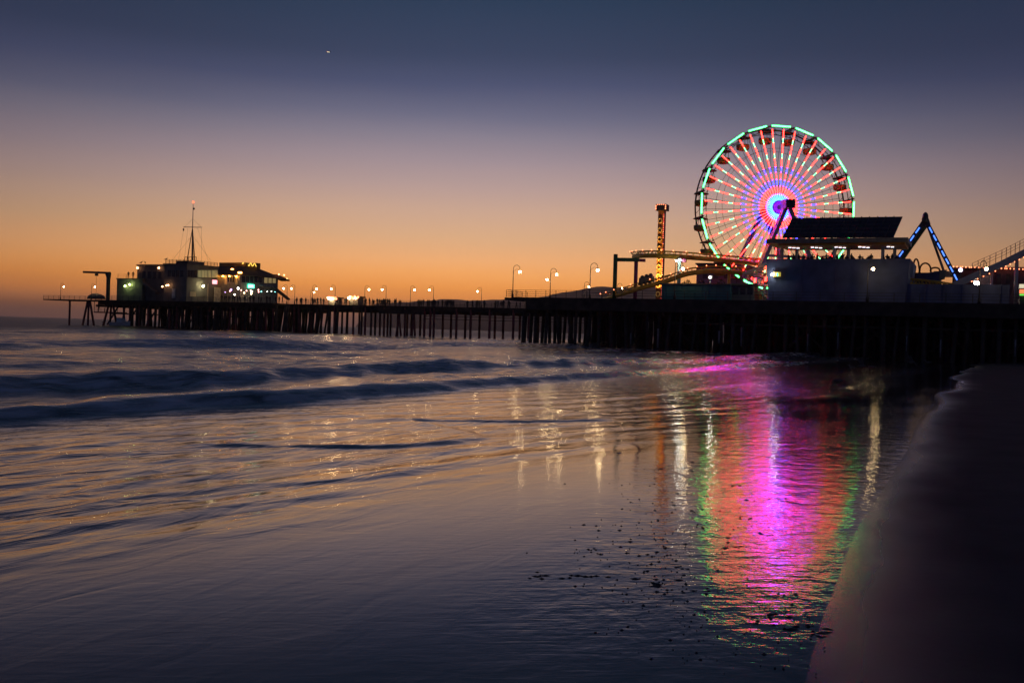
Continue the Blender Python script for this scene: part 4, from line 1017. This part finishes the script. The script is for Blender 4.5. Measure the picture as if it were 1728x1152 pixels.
mb = MB(); ebox(mb, 436, 480.5, 462, 483.5, sK + .1, 1.4); mb.build('awning', mat('grey_awning', (.2, .2, .22), .8), rs)
mb = MB(); mb.bar(PE(460, 484, sK + 1), PE(487, 505, sK + 1), 1.0, .4); mb.bar(PE(460, 480.5, sK + 1.6), PE(486, 501, sK + 1.6), .08); mb.build('stair', darkw, rs)
mb = MB(); random.seed(12)
cols = [E_LAMP, em('patio_pink', (1, .4, .35), 6), em('patio_violet', (.5, .3, 1), 5), em('patio_teal', (.2, .9, .8), 5), em('patio_white', (1, .9, .75), 12)]
for x, y, r, c in ((390, 489, .26, 2), (388, 491, .18, 1), (402, 486.5, .3, 4), (396, 497, .2, 4), (407, 489.5, .16, 1), (416, 490.5, .18, 1), (423, 490, .18, 1), (425, 492, .2, 4), (436, 489, .2, 1), (436.5, 492.5, .18, 1), (441, 492, .16, 3), (451, 492, .11, 4), (458, 491.5, .11, 4), (464, 492.5, .12, 3), (412, 494, .11, 0), (424, 495.5, .13, 0), (380, 493, .11, 2)):
    mb.ball(PE(x, y, sK + 2.0), r, cols[c], 8, 6)
mb.tube([PE(378, 486, sK + 2.0), PE(425, 488.5, sK + 2), PE(466, 489, sK + 2.0)], .03, 4, steel)
mb.build('patio_lights', None, rs)
# crane
cr = thing('hoist_crane', 'dark steel jib crane with hanging hoist on the pier tip', 'crane', dk(182, 62))
p = dk(182, 62); tp = PX(183, 459, 62); mb = MB(); mb.box((p.x, p.y, (DECK + tp.z) / 2), (.75, .7, tp.z - DECK), AX); mb.build('post', steel, cr)
mb = MB(); mb.bar(PX(141, 459, 62), PX(186, 460.5, 62), .5, .55); mb.build('jib', steel, cr)
mb = MB(); mb.prism([PX(177, 461, 62.0), PX(186, 461, 62.0), PX(184.5, 471, 62.0), PX(180.5, 471, 62.0)], TD * .4); mb.build('bracket', steel, cr)
q = PX(163, 463.5, 62); mb = MB(); mb.box(q, (.8, .5, .6), AX); mb.tube([q, q - ZD * 5], .03, 4); mb.build('hoist', steel, cr)
# covered skiff on deck and a boat below
sk = MB(); a = PX(147, 500, 62.5); b = PX(178, 502, 62.5)
pr = [(0.0, .05), (.12, .55), (.3, .8), (.5, .85), (.75, .7), (.92, .45), (1, .1)]
vs = []; n = 8
for f_, rr in pr:
    c = a.lerp(b, f_); c.z = DECK + .25
    for k in range(n):
        q = math.pi * k / (n - 1); vs.append(c + TD * (rr * 1.3 * math.cos(q)) + ZD * (rr * 1.9 * math.sin(q)))
sk.add(vs, [(i * n + k, i * n + k + 1, (i + 1) * n + k + 1, (i + 1) * n + k) for i in range(len(pr) - 1) for k in range(n - 1)] + [(i * n, (i + 1) * n, (i + 1) * n + n - 1, i * n + n - 1) for i in range(len(pr) - 1)], darkw, True)
tag(sk.build('covered_skiff'), 'skiff under a dark humped cover on the pier tip beside the crane', 'boat')
bt = thing('moored_boat', 'pale motorboat moored among the piles under the pier end', 'boat', dk(205, 59))
c = dk(205, 58.5); c.z = 0.35
pr = [(-3.4, .9, .9), (-2, 1.05, .95), (0, 1.1, 1.0), (2, .8, 1.15), (3.3, .1, 1.35)]
vs = []
for sx, w_, h_ in pr: vs += [c + SD * sx + TD * w_ + ZD * h_, c + SD * sx + TD * w_ * .6 - ZD * .4, c + SD * sx - TD * w_ * .6 - ZD * .4, c + SD * sx - TD * w_ + ZD * h_]
mb = MB(); mb.add(vs, [(i * 4 + k, i * 4 + (k + 1) % 4, (i + 1) * 4 + (k + 1) % 4, (i + 1) * 4 + k) for i in range(4) for k in range(4)] + [(0, 1, 2, 3), (19, 18, 17, 16)]); mb.build('hull', hullm, bt)
mb = MB(); mb.prism([c + SD * -1 - TD * .6 + ZD * .9, c + SD * 1.2 - TD * .6 + ZD * .9, c + SD * .8 - TD * .6 + ZD * 2.1, c + SD * -1 - TD * .6 + ZD * 2.2], TD * 1.2); mb.build('cabin', hullm, bt)
# lower landing
ld = thing('boat_landing', 'low timber landing hung beneath the pier tip', 'landing', PX(168, 527, 62))
mb = MB(); pbox(mb, 158, 526, 200, 528, 61, 3); mb.build('deck', redwood, ld); mb = MB(); railing(mb, PX(159, 526, 61), PX(176, 526.5, 61), 1.0, 1.2, rails=2); mb.build('railing', steel, ld)
mb = MB()
for x in (159, 177, 198): pa = PX(x, 527, 61.2); mb.bar(pa, Vector((pa.x, pa.y, DECK - .3)), .12)
mb.build('hanger', steel, ld)
# stalls on the long pier
for x0, x1, y, lb in ((553, 568, 499.5, 'small food stall with a red-lit roof edge on the long pier'), (588, 605, 498, 'lit fairground stall with sparkling orange sign on the long pier')):
    f_ = thing('pier_stall', lb, 'stall', dk((x0 + x1) / 2, 68), 0, 'stalls on the long pier')
    mb = MB(); pbox(mb, x0 + 1, y + 4, x1 - 1, 514, 68, 2.5, None, DECK); mb.build('wall', darkw, f_)
    mb = MB(); pbox(mb, x0, y + 1.5, x1, y + 4, 67.7, 3.1); mb.build('roof', roofm, f_)
    mb = MB(); random.seed(int(x0))
    for k in range(9): mb.ball(PX(x0 + (x1 - x0) * (k + .5) / 9, y + 3 + random.uniform(-1.5, 3), 67.3), .2 + .1 * random.random(), random.choice((E_BEAD, E_LAMP, em('stall_red', (1, .2, .08), 4))), 6, 4)
    mb.build('sign_lights', None, f_)
spot = thing('spotlight', 'small spotlight fixed to the lamp post by the platform railing', 'spotlight', PX(924, 472, 3.4))
mb = MB(); mb.ball(PX(923, 472, 3.4), .16, None, 8, 6); mb.build('bulb', E_LAMP, spot); mb = MB(); mb.bar(PX(923, 471.5, 3.5), PX(928, 472, 3.5), .08); mb.build('bracket', steel, spot)

# ------------------------------------------------------------------ people
def make_person(name, pose):
    J = {'pel': (0, 0, .95), 'che': (0, 0, 1.32), 'nek': (0, 0, 1.5), 'hed': (0, .01, 1.64), 'top': (0, .01, 1.74)}
    E = [('pel', 'che'), ('che', 'nek'), ('nek', 'hed'), ('hed', 'top')]
    Rd = {'pel': .15, 'che': .17, 'nek': .065, 'hed': .1, 'top': .07}
    for s_, sg_ in (('l', -1), ('r', 1)):
        st_ = pose['step'] * sg_
        J['h' + s_] = (sg_ * .1, 0, .9); J['k' + s_] = (sg_ * .11, st_ * .5 + .03, .5); J['a' + s_] = (sg_ * .11, st_, .08); J['t' + s_] = (sg_ * .12, st_ + .16, .04)
        ar = pose['arm'][0 if sg_ < 0 else 1]
        J['s' + s_] = (sg_ * .2, 0, 1.42); J['e' + s_] = (sg_ * (.26 + ar[0]), ar[1] * .5, 1.14 + ar[2] * .4); J['w' + s_] = (sg_ * (.25 + ar[0] * .5), ar[1], .9 + ar[2])
        E += [('pel', 'h' + s_), ('h' + s_, 'k' + s_), ('k' + s_, 'a' + s_), ('a' + s_, 't' + s_), ('che', 's' + s_), ('s' + s_, 'e' + s_), ('e' + s_, 'w' + s_)]
        for q, rr in (('h', .105), ('k', .07), ('a', .05), ('t', .04), ('s', .075), ('e', .05), ('w', .04)): Rd[q + s_] = rr
    ks = list(J); me = bpy.data.meshes.new(name)
    me.from_pydata([J[k] for k in ks], [(ks.index(a), ks.index(b)) for a, b in E], [])
    o = bpy.data.objects.new(name, me); COL.objects.link(o)
    md = o.modifiers.new('skin', 'SKIN'); md.use_smooth_shade = True
    for i, k in enumerate(ks): me.skin_vertices[0].data[i].radius = (Rd[k], Rd[k]); me.skin_vertices[0].data[i].use_root = (k == 'pel')
    o.modifiers.new('sub', 'SUBSURF').levels = 1
    dg = bpy.context.evaluated_depsgraph_get(); m2 = bpy.data.meshes.new_from_object(o.evaluated_get(dg))
    o.modifiers.clear(); o.data = m2; m2.materials.clear(); m2.materials.append(cloth)
    return o
POSES = [dict(step=.02, arm=((0, 0, 0), (0, 0, 0))), dict(step=.22, arm=((0, .15, .05), (0, -.1, .05))), dict(step=.05, arm=((.05, .3, .25), (0, 0, 0))),
         dict(step=.03, arm=((.02, .35, .15), (.02, .35, .15))), dict(step=.15, arm=((0, .1, 0), (.1, .2, .5)))]
protos = [make_person('person', p_) for p_ in POSES]; used = set()
def person(p, rz, label, group, sc=1.0):
    k = random.randrange(len(protos)); pr_ = protos[k]
    if k in used: o = pr_.copy(); COL.objects.link(o)
    else: o = pr_; used.add(k)
    o.location = p; o.rotation_euler = (0, 0, rz); o.scale = (sc, sc, sc)
    return tag(o, label, 'person', group)
random.seed(21)
CL = [(503, 3, 4), (512, 4, 4), (531, 7, 5), (545, 3, 4), (572, 4, 4), (583, 3, 3), (596, 4, 5), (620, 5, 6), (632, 5, 6), (645, 8, 7), (655, 6, 5), (668, 2, 3), (674, 2, 2), (712, 6, 7), (725, 6, 6), (737, 6, 6), (750, 6, 6), (758, 4, 4), (764, 2, 2), (788, 3, 3), (797, 2, 3), (806, 4, 5), (815, 3, 4), (839, 4, 4), (849, 3, 4), (858, 3, 3), (874, 2, 4)]
for c_, n_, w_ in CL:
    for k in range(n_):
        x = c_ + random.uniform(-w_, w_)
        person(dk(x, random.uniform(65.6, 73)), random.uniform(0, 6.28), 'dark silhouette of a person among the crowd along the long pier', 'people strolling on the long pier', random.uniform(.92, 1.08))
for x in (1330, 1339, 1348, 1357, 1364, 1372, 1379, 1387, 1395, 1404, 1412, 1420, 1428, 1436, 1441, 1452, 1455, 1466, 1470, 1492, 1496, 1500, 1506, 1512):
    p = PX(x + random.uniform(-1.5, 1.5), 435, 4.2); p.z = zt - random.uniform(0.85, 1.25)
    person(p, random.uniform(0, 6.28), 'dark silhouette of a person leaning at the terrace edge above the blue wall', 'people on the terrace of the blue block', random.uniform(.92, 1.05))
for x in (374, 379, 383, 388, 392, 397, 401, 406, 410, 415, 421, 426, 430, 437, 442, 448, 455, 463, 471, 476):
    q_ = dk(x + random.uniform(-2, 2), random.uniform(60.2, 60.8)); person(q_, random.uniform(0, 6.28), 'dark figure among the diners crowding the patio of the restaurant', 'people on the restaurant patio', random.uniform(.92, 1.05))
zr2 = PX(218, 470, T0 + 2).z
for x, lb in ((216.5, 'slim person standing by the end of the rail on the low roof'), (224.5, 'stocky person close to the upper wall on the low roof')):
    p = PX(x, 470, T0 + 2); p.z = zr2; person(p, .4, lb, 'people on the harbour office roof', 1.1)
p = PX(166.5, 526, 61.6); person(p, 1.2, 'lone person on the low landing under the pier tip', None)
for i, q in enumerate(protos):
    if i not in used: bpy.data.objects.remove(q)

# ------------------------------------------------------------------ birds on the wet sand, debris, aircraft
def gnd(x, y):
    d = ray(x, y); zz = 0.0
    for _ in range(6): p = EYE + d * ((zz - EYE.z) / d.z); zz = float(sand_z(np.array(NU.x * p.x + NU.y * p.y), 0))
    return p
def shore_bird(x, y, label, rz, sc, pose='stand'):
    p = gnd(x, y); p.z += .012
    root = thing('shorebird', label, 'bird', p, rz, 'birds feeding in the wash')
    root.scale = (sc, sc, sc)
    body = [(-.24, 0, .27), (-.14, 0, .26), (0, 0, .25), (.11, 0, .27)]
    rr = [.012, .055, .085, .05]
    if pose == 'stand': body += [(.16, 0, .34), (.2, 0, .39), (.25, 0, .385), (.34, 0, .36)]; rr += [.032, .038, .02, .004]
    else: body += [(.17, 0, .22), (.21, 0, .17), (.25, 0, .12), (.31, 0, .03)]; rr += [.032, .038, .02, .004]
    mb = MB(); mb.tube(body, rr, 10); 
    if pose == 'wing':
        mb.add([(-.05, .03, .3), (.08, .03, .3), (-.12, .1, .62), (-.2, .08, .55)], [(0, 1, 2, 3)]); mb.add([(-.05, -.03, .3), (.08, -.03, .3), (-.1, -.12, .6), (-.2, -.1, .52)], [(0, 1, 2, 3)])
    mb.build('body', feather, root, True)
    for s_ in (-1, 1): MB().tube([(0, s_ * .03, .2), (-.01, s_ * .03, .1), (.01, s_ * .03, 0)], .008, 5).build('leg', feather, root, True)
shore_bird(1412, 656, 'nearest bird, head down feeding at the edge of the dark swash', 3.4, 1.5, 'feed')
shore_bird(1437, 630, 'upright small bird just left of the yellow light streak', 1.9, 1.6)
shore_bird(1455, 628, 'bird in the yellow light streak, tail raised', 0.2, 1.8, 'wing')
shore_bird(1470, 629, 'bird at the right edge of the yellow light streak, bent down', 3.4, 1.7, 'feed')
shore_bird(1538, 620, 'bird with lifted wings standing farther up the wet sand', 0.2, 2.0, 'wing')
shore_bird(1566, 618, 'hunched bird right of the one with lifted wings', 2.6, 1.6)
shore_bird(1334, 614, 'tiny bird in the violet reflection near the pier', 2.6, 1.5)
shore_bird(1120, 609, 'tiny bird in the shallow wash below the teal shed', 0.3, 1.6)
# seaweed flecks
mb = MB(); random.seed(33)
def fleck(X_, Y_, l_, w_):
    u_ = NU.x * X_ + NU.y * Y_; z_ = float(sand_z(np.array(u_), 0)) + .014; n_ = 9; a0 = random.uniform(-.35, .2)
    ring = []
    for k in range(n_):
        q = 2 * math.pi * k / n_; rr = random.uniform(.6, 1.1); dx, dy = l_ * rr * math.cos(q), w_ * rr * math.sin(q)
        ring.append((X_ + dx * math.cos(a0) - dy * math.sin(a0), Y_ + dx * math.sin(a0) + dy * math.cos(a0), z_ - .006))
    mb.add(ring + [(X_, Y_, z_ + min(.012, w_ * .3) + .004)], [(k, (k + 1) % n_, n_) for k in range(n_)], None, True)
for i in range(480):
    x = random.gauss(1130, 75); y = random.uniform(760, 1130) if random.random() < .35 else random.gauss(930, 70)
    if random.random() < .18: x = random.gauss(1290, 60); y = random.gauss(1060, 35)
    if not (800 < x < 1400 and 750 < y < 1148): continue
    p = gnd(x, y); sc = random.choice((.2, .25, .3, .35, .4, .5, .6, 1.0)); fleck(p.x, p.y, .031 * sc * p.y / 8, .015 * sc * p.y / 8)
for x, y, l_ in ((1000, 928, .07), (975, 932, .05), (1120, 938, .09), (1150, 960, .11), (900, 973, .14), (950, 976, .2), (985, 974, .16), (1090, 982, .16), (1125, 990, .18), (1250, 874, .13), (1170, 868, .05), (1136, 999, .1), (1300, 1043, .16), (1350, 1060, .16), (1180, 893, .08), (1240, 925, .12), (1290, 903, .1), (1200, 1000, .1)):
    p = gnd(x, y)
    for k in range(5): fleck(p.x + random.gauss(0, l_ * .7), p.y + random.gauss(0, .06), l_ * random.uniform(.15, .5), l_ * random.uniform(.05, .12))
o = tag(mb.build('seaweed_flecks', weed), 'dark flecks of seaweed strewn over the wet sand', 'seaweed', None, 'stuff')
# airliner in the dusk sky
P = W(554, 88, 6000)
pl = thing('airliner', 'tiny airliner with lit landing lights high in the dusk sky', 'aircraft', P)
mb = MB(); mb.tube([P + Vector((-14, 4, 0)), P + Vector((-12, 3.4, 0)), P + Vector((10, -3, 0)), P + Vector((15, -4, 1))], [.6, 1.9, 1.9, .5], 10); mb.build('fuselage', steel, pl)
mb = MB(); mb.prism([P + Vector((-2, 0, -.6)), P + Vector((3, -1, -.6)), P + Vector((8, 14, .6)), P + Vector((5.5, 14, .6))], (0, 0, .5)); mb.prism([P + Vector((-2, 0, -.6)), P + Vector((3, -1, -.6)), P + Vector((2, -15, .6)), P + Vector((-.5, -15, .6))], (0, 0, .5)); mb.build('wing', steel, pl)
mb = MB(); mb.prism([P + Vector((11, -3.2, 1)), P + Vector((15, -4.2, 1)), P + Vector((16.5, -4.6, 6)), P + Vector((14.5, -4, 6))], (0, .5, 0)); mb.build('tail', steel, pl)
mb = MB(); mb.ball(P + Vector((-1, -3, -1)), 2.3, em('landing_light', (1, .85, .5), 3.0), 8, 6); mb.ball(P + Vector((-7, -3, 1.5)), 1.8, em('nav_light', (1, .3, .2), 1.4), 8, 6); mb.ball(P + Vector((8, -4, -2.5)), 1.5, em('landing_light', (1, .85, .5), 3.0), 8, 6); mb.build('light', None, pl)
# gulls on the harbour office roof
for x, y, lb in ((238, 446, 'gull on the roof corner above the amber wall lamp'), (245, 446, 'gull second from the roof corner above the dark upper wall'), (280, 440.5, 'gull perched on the end of the office roof rail')):
    p = PX(x, y, T0 + 1.2); root = thing('gull', lb, 'bird', p, random.uniform(0, 3), 'gulls on the harbour office'); root.scale = (2.0, 2.0, 2.0)
    MB().tube([(-.24, 0, .2), (-.12, 0, .22), (0, 0, .25), (.1, 0, .3), (.15, 0, .38), (.2, 0, .39), (.27, 0, .37)], [.01, .05, .08, .06, .035, .03, .004], 8).build('body', feather, root, True)
    for s_ in (-1, 1): MB().tube([(0, s_ * .03, .2), (0, s_ * .03, 0)], .008, 5).build('leg', feather, root, True)

# ------------------------------------------------------------------ evening haze over the water
hz_ = MB().box((0, 3000, 141), (16000, 9600, 300), None, None)
o = hz_.build('haze', None)
HM = bpy.data.materials.new('evening_haze'); HM.use_nodes = True; hn = HM.node_tree.nodes; hl = HM.node_tree.links
hn.remove(hn['Principled BSDF'])
pv = hn.new('ShaderNodeVolumePrincipled'); pv.inputs['Color'].default_value = (1.0, 0.88, 0.82, 1); pv.inputs['Density'].default_value = HAZE_D; pv.inputs['Anisotropy'].default_value = 0.8
hl.new(pv.outputs[0], hn['Material Output'].inputs['Volume']); o.data.materials.clear(); o.data.materials.append(HM)
tag(o, 'thin evening haze lying over the sea and far hills', 'haze', None, 'stuff')
